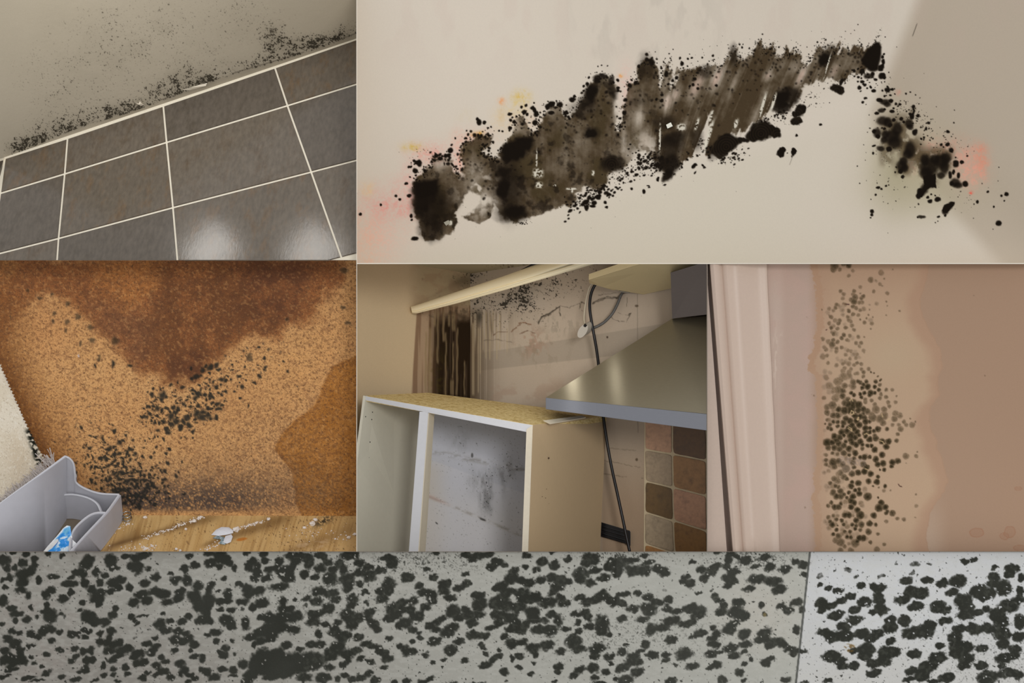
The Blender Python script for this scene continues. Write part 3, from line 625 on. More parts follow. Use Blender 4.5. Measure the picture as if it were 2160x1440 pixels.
right = [(770, 735), (700, 775), (672, 830), (655, 858), (625, 878), (592, 915), (580, 945), (600, 975), (620, 1000), (616, 1050), (640, 1095), (770, 1095)]
rd = sdf(right, X + wx * .4, Y + wy * .4)
p.mix(.8 * ss(-2, 5, rd + (fbm(X, Y, 8, seed=2) - .5) * 5), (166, 106, 38)); p.mix(.4 * ss(-2, 30, rd) * ss(.45, .6, fbm(X, Y, 50, seed=5)), (150, 92, 24))
p.mix(.4 * ss(0, 4, rd) * ss(9, 4, rd), (130, 78, 30))
p.mix(.22 * ss(1076, 1084, Y), (205, 160, 100))
p.mix(.42 * ss(.5, .72, fbm(X, Y, 26, seed=18)) * ss(-10, 30, sdf(dark, Xw, Yw)), (168, 104, 54)); p.mix(.25 * ss(.5, .75, fbm(X, Y, 9, seed=19)) * ss(-10, 30, sdf(dark, Xw, Yw)), (70, 40, 24))
p.mix(.5 * ss(110, 10, X) * ss(560, 640, Y) * (.4 + .9 * fbm(X, Y, 30, seed=20)), (118, 72, 30))
# chip texture: pale and dark flecks
f1 = vn(X, Y, 3.4, seed=3); f2 = vn(X, Y, 2.2, seed=6); f3 = vn(X, Y, 6, 4, seed=8); lum = p.C.mean(-1)
p.mix(.3 * ss(.6, .85, f1), (226, 176, 116) ); p.mix(.22 * ss(.55, .8, f3) * ss(.2, .45, lum), (214, 156, 94))
p.mix(.45 * ss(.62, .86, f2), (96, 60, 32)); p.mix(.25 * ss(.62, .8, vn(X, Y, 5.5, 3.5, seed=11)), (84, 50, 30))
C0 = p.C.copy()
# mould haze low down
haze = .75 * np.exp(-((Y - 1062) / 34) ** 2) * ss(140, 330, X) * ss(760, 480, X + (Y - 1000)) + .45 * np.exp(-((X - 460) / 180) ** 2 - ((Y - 1030) / 55) ** 2) + .5 * np.exp(-((X - 275) / 55) ** 2 - ((Y - 1035) / 40) ** 2) + .25 * np.exp(-((X - 690) / 70) ** 2 - ((Y - 1050) / 60) ** 2)
p.mix(np.clip(haze * .9, 0, 1) * ss(1084, 1070, Y) * ss(.25, .62, f2 * .5 + f1 * .2 + vn(X, Y, 3.2, seed=13) * .3 + .05), (72, 60, 54))
p.mix(.28 * np.exp(-((X - 560) / 150) ** 2 - ((Y - 960) / 110) ** 2) * ss(.5, .7, vn(X, Y, 2.6, seed=4)), (84, 60, 44))
p.warp(5, 10, seed=8)
r_ = random.Random(8)
def cluster(n, cx, cy, sx, sy, r0, r1, rot=0, k=.95):
    for _ in range(n):
        a = r_.gauss(0, 1) * sx; b = r_.gauss(0, 1) * sy; x = cx + a * math.cos(rot) - b * math.sin(rot); y = cy + a * math.sin(rot) + b * math.cos(rot)
        if y < 1078: r = r0 + (r1 - r0) * r_.random() ** 2.5; p.blob(x, y, r * r_.uniform(.8, 1.5), r, k, .45, r_.uniform(0, 3))
for q in '60 613 5 4;83 629 5 4;109 621 3;142 643 5 5;116 661 6 5;165 668 5 6;144 678 6 7;110 678 3 4;138 698 3 6;192 691 7 6;192 716 6 5;170 725 3 7;243 719 9 8;208 753 4 7;238 768 4 7;272 771 6 4;202 770 2 4;23 668 2 5;725 570 8 6;722 648 6 5;735 682 7 4;605 672 4;566 739 3;598 762 3;607 783 3.4;556 778 2.4;527 752 6 8;543 770 3;512 738 3;473 752 3;444 775 6 7;456 770 5;464 778 6 4;430 780 6 6;414 795 8 6;404 800 4;424 792 4;435 772 3;466 800 7 4;443 802 3;457 815 5;505 795 5 4;546 793 5;510 817 5;492 826 3;385 818 6 4;360 812 4;405 823 4;420 828 6 6;432 833 5;445 835 6;412 838 6;322 832 5;345 832 8;341 842 5;370 836 3;380 845 3;322 855 4;331 862 6;316 873 5;305 878 4;310 880 3;330 875 4;356 868 4;365 858 5;375 863 5;362 878 7 9;372 888 7;360 895 7 6;386 888 5;395 880 6;398 895 7;380 905 5;415 872 8 6;428 868 8 6;438 875 6;425 880 7;445 882 5;455 880 5;463 862 5;470 855 4;460 850 6;440 860 5;408 910 5;405 922 3;382 924 2.4;353 912 5;345 902 3;380 901 6;372 868 5;346 890 5;350 905 5;190 918 5 3;203 921 5 3;217 925 3.4 6;252 932 4;258 929 3.4;228 948 8 4;232 944 4;240 943 4;251 935 5;276 949 5 4;285 955 4;245 958 4;254 956 4;259 967 4;242 970 5;235 962 3;219 965 5;213 967 3;265 963 3;261 978 3.4;249 978 2.6;300 962 3;198 965 3 4;272 962 2.6;227 982 4;267 987 4.5;192 985 3 5;178 980 3;256 997 5;248 1003 4;290 993 4;216 990 3;295 978 3;302 965 3;277 1005 4;288 1012 3.6;300 1012 4;314 1000 3;326 1002 3.6;308 1012 3;335 1008 3;330 982 2.4;318 985 2.6;346 1011 3.6;342 996 2.4'.split(';'):
    a = [float(v) for v in q.split()]; k = .62 if a[1] < 760 or a[0] > 700 else .95; p.blob(a[0], a[1], a[2] * .92, (a[3] if len(a) > 3 else a[2]) * .92, k, .55)
cluster(260, 395, 865, 52, 26, .9, 3.6, -.35); cluster(110, 470, 800, 45, 22, .8, 3, -.5); cluster(70, 325, 862, 14, 24, .8, 2.6); cluster(520, 250, 1000, 45, 36, .8, 3.6, .5); cluster(150, 215, 935, 38, 24, .7, 1.8, 0); cluster(260, 285, 1042, 38, 18, .9, 3.8); cluster(120, 300, 1020, 50, 26, .7, 2.6); cluster(90, 185, 880, 22, 40, .6, 1.3, 0, .7)
cluster(60, 540, 760, 50, 34, .8, 2.4, 0, .6)
p.M = np.clip(p.M, 0, 1) * ss(1083, 1078, Y)
p.mix(p.M * .92, (40, 40, 38))
p.mix(.9 * ss(1, .5, np.hypot((X - 166) / 2.6, (Y - 750) / 4.5)), (205, 190, 185))
chipb = mat('chipboard', attr=True, rough=.62, noise=.42, nscale=120, bump=.4, bscale=150, spec=.25, col2=(92, 58, 34), thr=(.53, .74), detail=3)
tag(link('wall_chipboard', p.mesh('wall_chipboard', bd.depth), chipb), kind='structure')
mould(p, 'mold_stain', bd.depth, lambda x, y: (y < 925 - (x < 300) * 130) & (x > 290), 'black mould cluster in the middle of the stained chipboard', 'mold', th=.5, h=.8)
mould(p, 'mold_stain', bd.depth, lambda x, y: (y >= 925 - (x < 300) * 130) , 'black mould spots low on the chipboard above the grey plastic tray', 'mold', th=.5, h=.8)
mould(p, 'mold_stain', bd.depth, lambda x, y: (y < 795) & (x <= 290), 'row of fuzzy dark mould spots at the upper left of the stained chipboard', 'mold', th=.4, h=.8)
# wooden shelf under the board
fp = Plane((0, 1086, 204), (752, 1089, 204), (376, 1163, 110))
q = Paint(-14, 1078, 751.5, 1162.5, 1.6); X, Y = q.X, q.Y
q.fill((208, 172, 116)); sk = X * .5 + Y * 1.6
q.mix(.5 * ss(.4, .7, fbm(X + Y * .25, Y, 9, 70, seed=4)), (184, 142, 84)); q.mix(.35 * ss(.6, .8, vn(X + Y * .3, Y, 2.5, 40, seed=6)), (120, 80, 38)); q.mix(.4 * fbm(X, Y, 80, seed=9), (214, 178, 120))
def shade_band(x0, y0, x1, y1, w, k, c=(88, 60, 28)):
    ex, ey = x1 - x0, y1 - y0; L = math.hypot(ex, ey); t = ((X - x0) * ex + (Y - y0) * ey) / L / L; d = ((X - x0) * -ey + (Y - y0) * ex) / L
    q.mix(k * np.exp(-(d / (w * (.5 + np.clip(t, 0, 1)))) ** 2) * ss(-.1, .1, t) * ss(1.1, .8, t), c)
shade_band(235, 1150, 470, 1085, 7, .5); shade_band(430, 1150, 620, 1086, 10, .5); shade_band(215, 1165, 300, 1120, 10, .4); shade_band(600, 1165, 760, 1110, 12, .3)  # slanting shadow bands painted into the shelf wood
q.mix(.5 * np.exp(-((X - 660) / 50) ** 2 - ((Y - 1145) / 18) ** 2) * ss(.45, .65, fbm(X, Y, 12, 5, seed=5)), (222, 196, 168))
q.mix(.85 * ss(1, .6, np.hypot((X - 510) / 14, (Y - 1137 + (X - 510) * .15) / 4)), (190, 112, 36))
q.mix(.9 * np.exp(-(((X - 683) / 20) ** 2 + ((Y - 1098 + (X - 683) * .4) / 8) ** 2)) * ss(.35, .5, vn(X, Y, 3, seed=3)), (46, 42, 34))
q.mix(.7 * ss(.80, .86, vn(X, Y, 2.2, seed=9)) * ss(.4, .6, fbm(X, Y, 60, seed=3)), (70, 44, 26))
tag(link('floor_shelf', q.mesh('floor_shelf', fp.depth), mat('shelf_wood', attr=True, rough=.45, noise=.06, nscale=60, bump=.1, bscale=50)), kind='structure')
CELL3 = []
# plaster crumbs
def crumb(x, y, r, label, group, name='plaster_crumb', cat='crumb', sd=0):
    rr = random.Random(int(x * 7 + y) + sd); bm = bmesh.new(); bmesh.ops.create_icosphere(bm, subdivisions=2 if r > 2.5 else 1, radius=r * S)
    for v in bm.verts: v.co *= rr.uniform(.75, 1.2); v.co.z *= .8
    me = bpy.data.meshes.new(name); bm.to_mesh(me); bm.free()
    o = link(name, me, mat('plaster_crumb', (236, 228, 222), rough=.85, noise=.06), None, False); o.location = fp.pt(x, y + r * .4) + Vector((0, 0, r * .55 * S))
    return tag(o, label, cat, group)
for (x, y, r, l) in [(306, 1091, 4.6, 'round white plaster crumb beside the metal ring on the wooden shelf'), (566, 1095, 4.6, 'round white crumb at the right end of the middle crumb trail'), (659, 1105, 7, 'largest round plaster lump beside the black smudge on the shelf'), (665, 1096, 5, 'plaster crumb leaning on the back of the largest round lump'), (392, 1116, 3.6, 'lone oval crumb just under the upper crumb trail'),
        (735, 1134, 4.2, 'bigger crumb of the pair at the right edge of the shelf'), (749, 1127, 4.2, 'crumb cut by the right edge of the shelf'), (642, 1113, 4.4, 'ragged pale crumb left of the largest round plaster lump'), (410, 1099, 5, 'longish crumb in the upper crumb trail'), (424, 1090, 3.6, 'crumb at the upper end of the upper crumb trail'), (498, 1117, 8, 'knobbly plaster lump touching the broken plaster flake'), (322, 1152, 3.4, 'crumb by the bottom edge right of the crumb pile'), (372, 1158, 3.6, 'flat crumb at the bottom edge under the flake'), (380, 1161, 3, 'smaller flat crumb at the bottom edge under the flake')]:
    CELL3.append(crumb(x, y, r, l, None))
r_ = random.Random(2)
def trail(x0, y0, x1, y1, n, w, label):
    bm = bmesh.new()
    for _ in range(n):
        t = r_.random(); x = x0 + t * (x1 - x0) + r_.gauss(0, w); y = y0 + t * (y1 - y0) + r_.gauss(0, w * .7); r = .6 + 1.7 * r_.random() ** 2
        y = min(max(y, 1090), 1160); x = max(x, 225)
        c = fp.pt(x, y, r * .6); m4 = __import__('mathutils').Matrix.Translation(c) @ __import__('mathutils').Matrix.Rotation(r_.uniform(0, 3), 4, 'Z') @ __import__('mathutils').Matrix.Diagonal((r_.uniform(.8, 1.5), 1, r_.uniform(.6, 1), 1))
        bmesh.ops.create_icosphere(bm, subdivisions=1, radius=r * S, matrix=m4)
    me = bpy.data.meshes.new('plaster_rubble'); bm.to_mesh(me); bm.free()
    CELL3.append(tag(link('plaster_rubble', me, mat('plaster_crumb'), None, False), label, 'rubble', kind='stuff'))
trail(303, 1136, 432, 1088, 190, 2.6, 'upper trail of fine plaster crumbs slanting over the wooden shelf')
trail(500, 1115, 560, 1098, 110, 2.2, 'trail of fine plaster crumbs running right from the broken flake')
trail(245, 1118, 275, 1098, 50, 4, 'loose plaster bits between the grey tray and the metal ring')
trail(300, 1155, 316, 1158, 60, 4, 'small heap of plaster bits at the bottom edge of the shelf')
trail(240, 1160, 340, 1150, 50, 8, 'thin scatter of white bits along the bottom edge right of the tray')
trail(620, 1125, 750, 1130, 60, 12, 'thin scatter of pale dust bits at the right of the shelf')
trail(435, 1158, 462, 1140, 40, 4, 'dirty plaster bits left of the broken flake')
# broken flake of plaster: two shells
def shell(name, pts, up, m, parent=None):
    c = (sum(a[0] for a in pts) / len(pts), sum(a[1] for a in pts) / len(pts)); bm = bmesh.new(); rr = random.Random(4)
    rings = []
    for s_, h in ((1, 0.5), (.75, .8), (.45, 1.0)):
        rings.append([bm.verts.new(fp.pt(c[0] + (a[0] - c[0]) * s_ + rr.uniform(-1, 1), c[1] + (a[1] - c[1]) * s_ + rr.uniform(-.6, .6)) + Vector((0, -.3 * up * h * S, up * h * S))) for a in pts])
    v0 = bm.verts.new(fp.pt(*c) + Vector((0, -.3 * up * S, up * 1.0 * S)))
    n = len(pts)
    for a, b in zip(rings, rings[1:]):
        for i in range(n): bm.faces.new((a[i], a[(i + 1) % n], b[(i + 1) % n], b[i]))
    for i in range(n): bm.faces.new((rings[-1][i], rings[-1][(i + 1) % n], v0))
    bm.faces.new(rings[0][::-1]); bmesh.ops.recalc_face_normals(bm, faces=bm.faces)
    me = bpy.data.meshes.new(name); bm.to_mesh(me); bm.free(); return link(name, me, m, parent, True)
fm = mat('flake_white', (226, 228, 236), rough=.8, noise=.05, nscale=60, bump=.8, bscale=50)
fe = empty('plaster_flake', fp.pt(470, 1140), label='large broken plaster flake lying in the middle of the wooden shelf', cat='plaster flake')
CELL3 += [shell('upper_shell', [(446, 1131), (456, 1120), (468, 1114), (482, 1114), (491, 1121), (492, 1127), (478, 1131), (462, 1132)], 6, fm, fe),
          shell('lower_shell', [(476, 1133), (488, 1129), (492, 1134), (486, 1145), (478, 1149), (470, 1146)], 5, fm, fe),
          shell('core', [(449, 1136), (458, 1131), (472, 1133), (480, 1142), (474, 1150), (462, 1148), (468, 1140)], 3, mat('flake_core', (104, 122, 130), rough=.9, noise=.4, nscale=60, col2=(190, 205, 212)), fe)]
# metal ring by the tray
def torus(name, c, R, r, m, parent=None, tilt=0.9):
    bm = bmesh.new(); vs = []
    for i in range(28):
        a = 2 * math.pi * i / 28; vs.append([bm.verts.new(Vector(((R + r * math.cos(b)) * math.cos(a), (R + r * math.cos(b)) * math.sin(a), r * math.sin(b))) * S) for b in [2 * math.pi * k / 10 for k in range(10)]])
    for i in range(28):
        for k in range(10): bm.faces.new((vs[i][k], vs[(i + 1) % 28][k], vs[(i + 1) % 28][(k + 1) % 10], vs[i][(k + 1) % 10]))
    bmesh.ops.recalc_face_normals(bm, faces=bm.faces)
    me = bpy.data.meshes.new(name); bm.to_mesh(me); bm.free(); o = link(name, me, m, parent, True); o.location = c; o.rotation_euler = (tilt, 0, 0); return o
steel = mat('ring_steel', (176, 172, 166), rough=.25, metal=1)
CELL3.append(tag(torus('metal_ring', P(267, 1085, 184), 9.3, 1.6, steel, None, .75), 'small steel ring lying on another one beside the grey tray', 'ring'))
CELL3.append(tag(torus('metal_ring', P(268, 1092, 187), 9.6, 1.6, steel, None, .75), 'lower steel ring of the two beside the grey tray, under the other', 'ring'))
# carpet offcut
ca = Paint(-14, 762, 116, 1075, 1.7); X, Y = ca.X, ca.Y
ca.fill((224, 215, 198)); ca.mix(.35 * ss(.4, .7, fbm(X, Y, 40, seed=3)), (205, 190, 165)); ca.mix(.5 * np.exp(-((X - 40) / 25) ** 2 - ((Y - 975) / 50) ** 2), (196, 176, 148)); ca.mix(.5 * ss(.75, .85, vn(X, Y, 1.9, seed=3)), (170, 155, 135)); ca.mix(.4 * ss(.7, .85, vn(X, Y, 2.6, seed=5)), (240, 236, 225))
edgx = np.interp(Y, [765, 770, 860, 900, 940, 965, 1000, 1035, 1062, 1075], [-4, 1, 40, 58, 78, 90, 78, 50, 8, -14])
inc = edgx - X
bl = np.exp(-((X - np.interp(Y, [905, 935, 975], [60, 70, 82])) / 7) ** 2) * ss(900, 912, Y) * ss(985, 975, Y)
ca.mix(np.clip(1.3 * bl * ss(.25, .5, vn(X, Y, 3.5, seed=8)), 0, 1), (28, 30, 24)); ca.M = bl * ss(.25, .5, vn(X, Y, 3.5, seed=8)) * (inc > 2)
ca.mix(.6 * ss(8, 0, inc) * (Y < 900) * ss(.4, .6, vn(X, Y, 3, seed=2)), (190, 182, 176))
lo = 1062 + (X - 8) * -.62
ca.mix(.8 * ss(16, 2, lo - Y - 4 * vn(X, Y, 5, 2, seed=4)) * ss(.3, .6, vn(X + Y, Y, 3, 9, seed=7)), (84, 72, 56))
cp = Plane((0, 770, 150), (90, 965, 172), (0, 1062, 130))
cells = ca.cellmask(lambda x, y: (np.interp(y, [765, 770, 860, 900, 940, 965, 1000, 1035, 1062, 1075], [-4, 1, 40, 58, 78, 92, 82, 50, 8, -14]) + 1.6 * np.sin(y * .9) > x) & (y > 764))
ce = empty('carpet_offcut', cp.pt(0, 1062), label='cream carpet offcut with frayed fringe leaning at the left of the chipboard', cat='carpet')
pile = link('pile', ca.mesh('pile', lambda a, b: cp.depth(a, b), cells), mat('carpet_pile', attr=True, rough=.95, bump=.8, bscale=160, noise=.1, nscale=150, spec=.1), ce)
sm = pile.modifiers.new('thick', 'SOLIDIFY'); sm.thickness = 6 * S; sm.offset = -1 if pile.data.polygons[0].normal.y < 0 else 1
bm = bmesh.new(); r_ = random.Random(12)
def strand(pts, r):
    Q = [P(*a) for a in pts]; rg = []
    for i, c in enumerate(Q):
        T = (Q[min(i + 1, len(Q) - 1)] - Q[max(i - 1, 0)]).normalized(); u = T.cross(Vector((0, 1, .1))).normalized(); w = T.cross(u); rg.append([bm.verts.new(c + (u * math.cos(a) + w * math.sin(a)) * r * S) for a in (0, 1.57, 3.14, 4.71)])
    for a, b in zip(rg, rg[1:]):
        for k in range(4): bm.faces.new((a[k], a[(k + 1) % 4], b[(k + 1) % 4], b[k]))
for i in range(330):
    t = r_.random(); bx = -8 + t * 118; by = 1070 - t * 98 + r_.gauss(0, 3.5); L = r_.uniform(12, 24) * (1.25 if t > .85 else 1); a = r_.gauss(-2.25, .22)
    pts = []; x, y, d = bx + 6, by + 6, 128 + t * 30 + r_.uniform(-4, 4)
    for k in range(5): pts.append((x, y, d)); x += math.cos(a) * L / 4; y += math.sin(a) * L / 4; a += r_.gauss(0, .22); d -= r_.uniform(-1.5, 2)
    strand(pts, r_.uniform(.5, .95))
for pts in ([(118, 980, 140), (112, 968, 138), (108, 956, 138), (105, 944, 140)], [(112, 982, 140), (103, 970, 138), (100, 960, 138)], [(92, 974, 140), (82, 963, 138), (74, 956, 138)]): strand(pts, .9)
me = bpy.data.meshes.new('fringe'); bm.to_mesh(me); bm.free(); fr = link('fringe', me, mat('fringe', (196, 188, 184), rough=.9), ce); tag(fr, 'frayed grey white fringe along the lower edge')
fr['kind'] = 'stuff'
ml = mould(ca, 'mold_stain', cp.depth, lambda x, y: (y > 0), 'black mould streak on the right edge of the cream carpet offcut', 'mold', th=.35, h=.8)
if ml: ml.location.y -= .002
CELL3 += [pile, fr] + ([ml] if ml else [])
# grey plastic tray
pm = mat('tray_plastic', (176, 176, 184), rough=.32, noise=.03, nscale=10, spec=.4, trans=.0)
pm2 = mat('tray_plastic_thin', (150, 150, 158), rough=.3, noise=.03, nscale=10, spec=.4, alpha=.82)
te = empty('storage_tray', P(120, 1140, 120), label='grey translucent plastic organiser tray on the wooden shelf under the mould', cat='tray')
T_ = []
def wall_r(name, top, bot, t=4, rim=2.2):
    o = ribbon(name, top, bot, pm, te, t); T_.append(o); r = tube('rim', top, rim, pr_, te, 8, 6); T_.append(r)
pr_ = mat('tray_rim', (198, 199, 206), rough=.25, spec=.5)
wall_r('back_wall', [(-10, 1070, 35), (30, 1040, 50), (80, 1004, 70), (137, 962, 100)], [(-10, 1258, 40), (35, 1215, 60), (90, 1163, 108), (137, 1095, 190)])
wall_r('end_wall', [(137, 962, 100), (147, 967, 103), (155, 978, 110), (158, 1000, 124), (161, 1018, 138), (183, 1032, 146), (213, 1041, 152), (251, 1043, 154)], [(137, 1088, 199), (147, 1088, 199), (155, 1088, 199), (158, 1088, 199), (161, 1088, 198), (183, 1089, 197), (213, 1091, 196), (255, 1094, 193)])
wall_r('side_wall', [(251, 1043, 154), (238, 1062, 138), (222, 1083, 114), (180, 1128, 68), (140, 1172, 20)], [(256, 1094, 192), (246, 1110, 173), (232, 1130, 148), (205, 1165, 106), (170, 1200, 64)], 5)
wall_r('divider', [(128, 1044, 148), (155, 1043, 150), (185, 1050, 148), (204, 1062, 144), (213, 1080, 134)], [(134, 1094, 190), (156, 1094, 190), (184, 1100, 185), (202, 1106, 178), (212, 1114, 168)])
wall_r('divider', [(222, 1081, 114), (205, 1081, 112), (188, 1087, 105), (168, 1103, 90), (154, 1120, 74), (148, 1140, 60), (146, 1172, 30)], [(226, 1118, 163), (208, 1122, 158), (192, 1132, 146), (178, 1150, 124), (168, 1175, 93), (162, 1190, 75), (158, 1200, 63)])
T_.append(flat('tray_floor', [(136, 1095, 190), (160, 1089, 198), (252, 1096, 188), (205, 1163, 105), (95, 1163, 105)], mat('tray_floor', (120, 108, 92), rough=.4), te, 2))
for k in range(26):
    t = (k // 2) / 13; x = 10 + t * 122 + (k % 2) * 14; y = 1152 - t * 118 + (k % 2) * 24 - 18
    if y > 1155: continue
CELL3 += T_
# dimples on the back wall
dm = bmesh.new()
for (x, y) in [(132, 1008), (135, 1030), (116, 1019), (108, 1038), (96, 1036), (80, 1050), (101, 1057), (87, 1069), (67, 1084), (44, 1080), (46, 1104), (29, 1119), (10, 1135), (36, 1142), (60, 1112), (122, 1056)]:
    a = np.array([-10, 1070, 60.]); t = (x + 10) / 147; d = 35 + 62 * t + (y - (1070 - 108 * t)) * (.03 + .65 * t ** 1.5)
    bmesh.ops.create_icosphere(dm, subdivisions=2, radius=2.2 * S, matrix=__import__('mathutils').Matrix.Translation(P(x, y, d + .2)) @ __import__('mathutils').Matrix.Diagonal((1, .5, .8, 1)))
me = bpy.data.meshes.new('dimples'); dm.to_mesh(me); dm.free(); T_d = link('dimple_row', me, pm, te); CELL3.append(T_d); T_d['kind'] = 'stuff'
# blue and white packet in the tray
pk = Paint(80, 1100, 172, 1176, .5); X, Y = pk.X, pk.Y
pk.fill((232, 234, 238)); dg = (X - 90) * .62 + (Y - 1163) * .8
pk.warp(6, 14, seed=3)
pk.mix(ss(-3, 3, sdf([(86, 1180), (122, 1133), (135, 1118), (150, 1108), (152, 1125), (140, 1140), (150, 1142), (152, 1155), (140, 1180)], X + pk.wx * .5, Y + pk.wy * .5)), (30, 140, 226))
pk.mix(.85 * ss(-2, 3, sdf([(132, 1122), (147, 1108), (149, 1118), (138, 1128)], X, Y)), (120, 190, 226)); pk.mix(.9 * ss(.5, .62, fbm(X + Y, Y, 14, 8, seed=5)) * ss(1122, 1135, Y) * ss(112, 124, X), (236, 240, 246)); pk.mix(.9 * ss(-1, 1, sdf([(98, 1180), (122, 1132), (125, 1134), (124, 1146), (108, 1166), (100, 1180)], X, Y)) * ss(1.5, 0, np.abs(np.hypot(X - 98, Y - 1130) - 27)), (20, 60, 150)); pk.mix(ss(-1, 1, sdf([(84, 1166), (120, 1136), (124, 1140), (110, 1156), (92, 1168)], X, Y)), (226, 226, 226))
pkpoly = [(84, 1172), (100, 1152), (120, 1130), (134, 1113), (141, 1108), (148, 1109), (150, 1124), (153, 1138), (162, 1146), (167, 1158), (170, 1176), (90, 1180)]
sd = sdf(pkpoly, X, Y)
o = link('snack_packet', pk.mesh('snack_packet', 62 - 9 * ss(0, 16, sd) - 3 * fbm(X, Y, 12, seed=2) - (1163 - Y) * -.12, pk.cellmask(lambda x, y: sdf(pkpoly, x, y) > 0)), mat('packet_film', attr=True, rough=.3, spec=.5))
so = o.modifiers.new('thick', 'SOLIDIFY'); so.thickness = .004; so.offset = -1 if o.data.polygons[0].normal.y < 0 else 1
tag(o, 'crumpled blue and white plastic packet lying inside the grey tray', 'packet'); CELL3.append(o)
clip(CELL3, 0 - 14, 549, 751.3, 1162.6)

# ================================================================ compartment 4: kitchen corner with cooker hood (752..1491, 556..1163)
lwp = Plane((992, 577, 460), (992, 1163, 460), (752, 900, 265))
bwp = Plane((992, 577, 460), (992, 1163, 460), (1491, 900, 300))
cep = Plane((992, 577, 460), (858, 555, float(lwp.depth(858, 555))), (1140, 555, float(bwp.depth(1140, 555))))
# left wall
p = Paint(753, 550, 992, 1163, 1.6); X, Y = p.X, p.Y
p.fill((196, 174, 142)); p.mix(.5 * ss(680, 560, Y), (186, 160, 130)); p.mix(.25 * fbm(X, Y, 120, seed=2), (186, 168, 134))
bx = 872 + (Y - 660) * -.02
st = ss(-1.5, 1.5, X - (bx + 8 - (Y - 640) * .045)) * ss(640, 650, Y)
up = ss(855, 895, X) * ss(650, 640, Y)
p.mix(.35 * up, (150, 136, 106)); p.mix(up * .25 * ss(.45, .6, fbm(X, Y, 24, seed=3)), (150, 116, 92)); p.mix(up * .4 * np.exp(-((X - 978) / 26) ** 2 - ((Y - 592) / 14) ** 2), (70, 62, 48))
p.mix(st * .75, (150, 124, 100))
drip = vn(X + .02 * Y, Y, 4.5, 130, seed=4) * .6 + vn(X, Y, 2.4, 160, seed=7) * .4
core = ss(898, 932, X + 14 * (drip - .5)) * ss(655, 668, Y + 12 * drip)
brown = ss(895, 915, X) * (1 - ss(935, 950, X))
p.mix(st * .6 * ss(.45, .62, drip) , (112, 84, 62)); p.mix(st * .55 * brown * ss(.4, .6, drip) * ss(660, 690, Y), (86, 58, 30))
p.mix(st * np.clip(core * (1.0 - .3 * ss(.55, .68, drip)) * ss(655, 700, Y + 20 * fbm(X, Y, 10, seed=5)), 0, .95), (34, 23, 12))
p.mix(st * .5 * np.exp(-((X - 925) / 18) ** 2 - ((Y - 790) / 40) ** 2) * ss(.4, .6, fbm(X, Y, 10, seed=8)), (76, 66, 26))
p.M = np.maximum(p.M, st * np.clip(core * (1.0 - .9 * ss(.52, .66, drip)) * ss(665, 705, Y + 24 * fbm(X, Y, 10, seed=5)), 0, 1))
for (x, y0, y1, w) in [(924, 655, 768, 1.7), (936, 655, 722, 2.2), (941, 700, 835, 1.5), (957, 660, 700, 3.4), (954, 800, 835, 3.5), (965, 690, 835, 1.7), (907, 690, 835, 2.6), (980, 760, 835, 1.3), (917, 655, 690, 2), (947, 660, 690, 2), (899, 700, 830, 1.8), (956, 720, 800, 1.1)]:
    g = ss(w + .8, w - .4, np.abs(X - x + (Y - y0) * .01 + np.sin(Y / 9 + x) * .6)) * ss(y0 - 4, y0 + 6, Y) * ss(y1 + 2, y1 - 6, Y); p.mix(g * .62, (140, 120, 88)); p.M *= 1 - g
p.mix(st * .5 * ss(.6, .75, fbm(X, Y, 6, 12, seed=9)) * ss(700, 650, Y), (60, 52, 38))
spk = ss(.74, .80, vn(X, Y, 2.3, seed=5)) * up * (ss(.5, .7, fbm(X, Y, 30, seed=6)) + .35 * ss(960, 985, X)); p.mix(np.clip(spk, 0, 1) * .8, (50, 44, 36)); p.M = np.maximum(p.M, np.clip(spk, 0, 1) * .9)
pl4 = mat('kitchen_plaster', attr=True, rough=.75, noise=.03, nscale=60, bump=.15, bscale=50, spec=.2)
tag(link('wall_kitchen_left', p.mesh('wall_kitchen_left', lwp.depth), pl4), kind='structure')
mould(p, 'mold_stain', lwp.depth, lambda x, y: y > 645, 'black dripping mould column on the left wall of the kitchen corner', 'mold', th=.55, h=.8)
mould(p, 'mold_speck', lwp.depth, lambda x, y: y <= 645, 'tiny mould specks on the kitchen wall above the cream rail at the left', 'mold', th=.5, h=.5)
# back wall
p = Paint(992, 550, 1490.4, 1163, 1.35); X, Y = p.X, p.Y
p.fill((192, 176, 158)); p.mix(.35 * ss(1200, 1000, X), (170, 158, 142)); p.mix(.3 * ss(800, 1000, Y), (176, 152, 122)); p.mix(.3 * fbm(X, Y, 60, seed=2), (178, 160, 142))
p.mix(.45 * ss(900, 1100, Y) * ss(1262, 1275, X), (160, 128, 98))
# slanting band of shade painted in darker, with a paler strip above
p.mix(.28 * ss(-1, 1, (Y - (737 - (X - 1060) * .16))) * ss(1, -1, (Y - (776 - (X - 1060) * .11))), (128, 120, 108))
p.mix(.25 * ss(600, 610, Y + (X - 1100) * .1) * ss(660, 640, Y) * ss(1190, 1130, X), (200, 190, 180))
drip = vn(X, Y, 3.2, 150, seed=4) * .6 + vn(X, Y, 1.8, 190, seed=7) * .4
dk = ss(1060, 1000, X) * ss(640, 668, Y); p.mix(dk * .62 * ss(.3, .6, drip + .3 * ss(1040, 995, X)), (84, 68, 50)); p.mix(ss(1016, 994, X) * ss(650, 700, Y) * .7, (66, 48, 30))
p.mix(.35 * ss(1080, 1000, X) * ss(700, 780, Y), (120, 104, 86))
dr2 = ss(1100, 1040, X) * ss(652, 665, Y) * ss(760, 690, Y); p.mix(dr2 * .55 * ss(.45, .6, drip), (104, 88, 68)); p.mix(dr2 * .6 * ss(.62, .7, drip), (196, 180, 156))
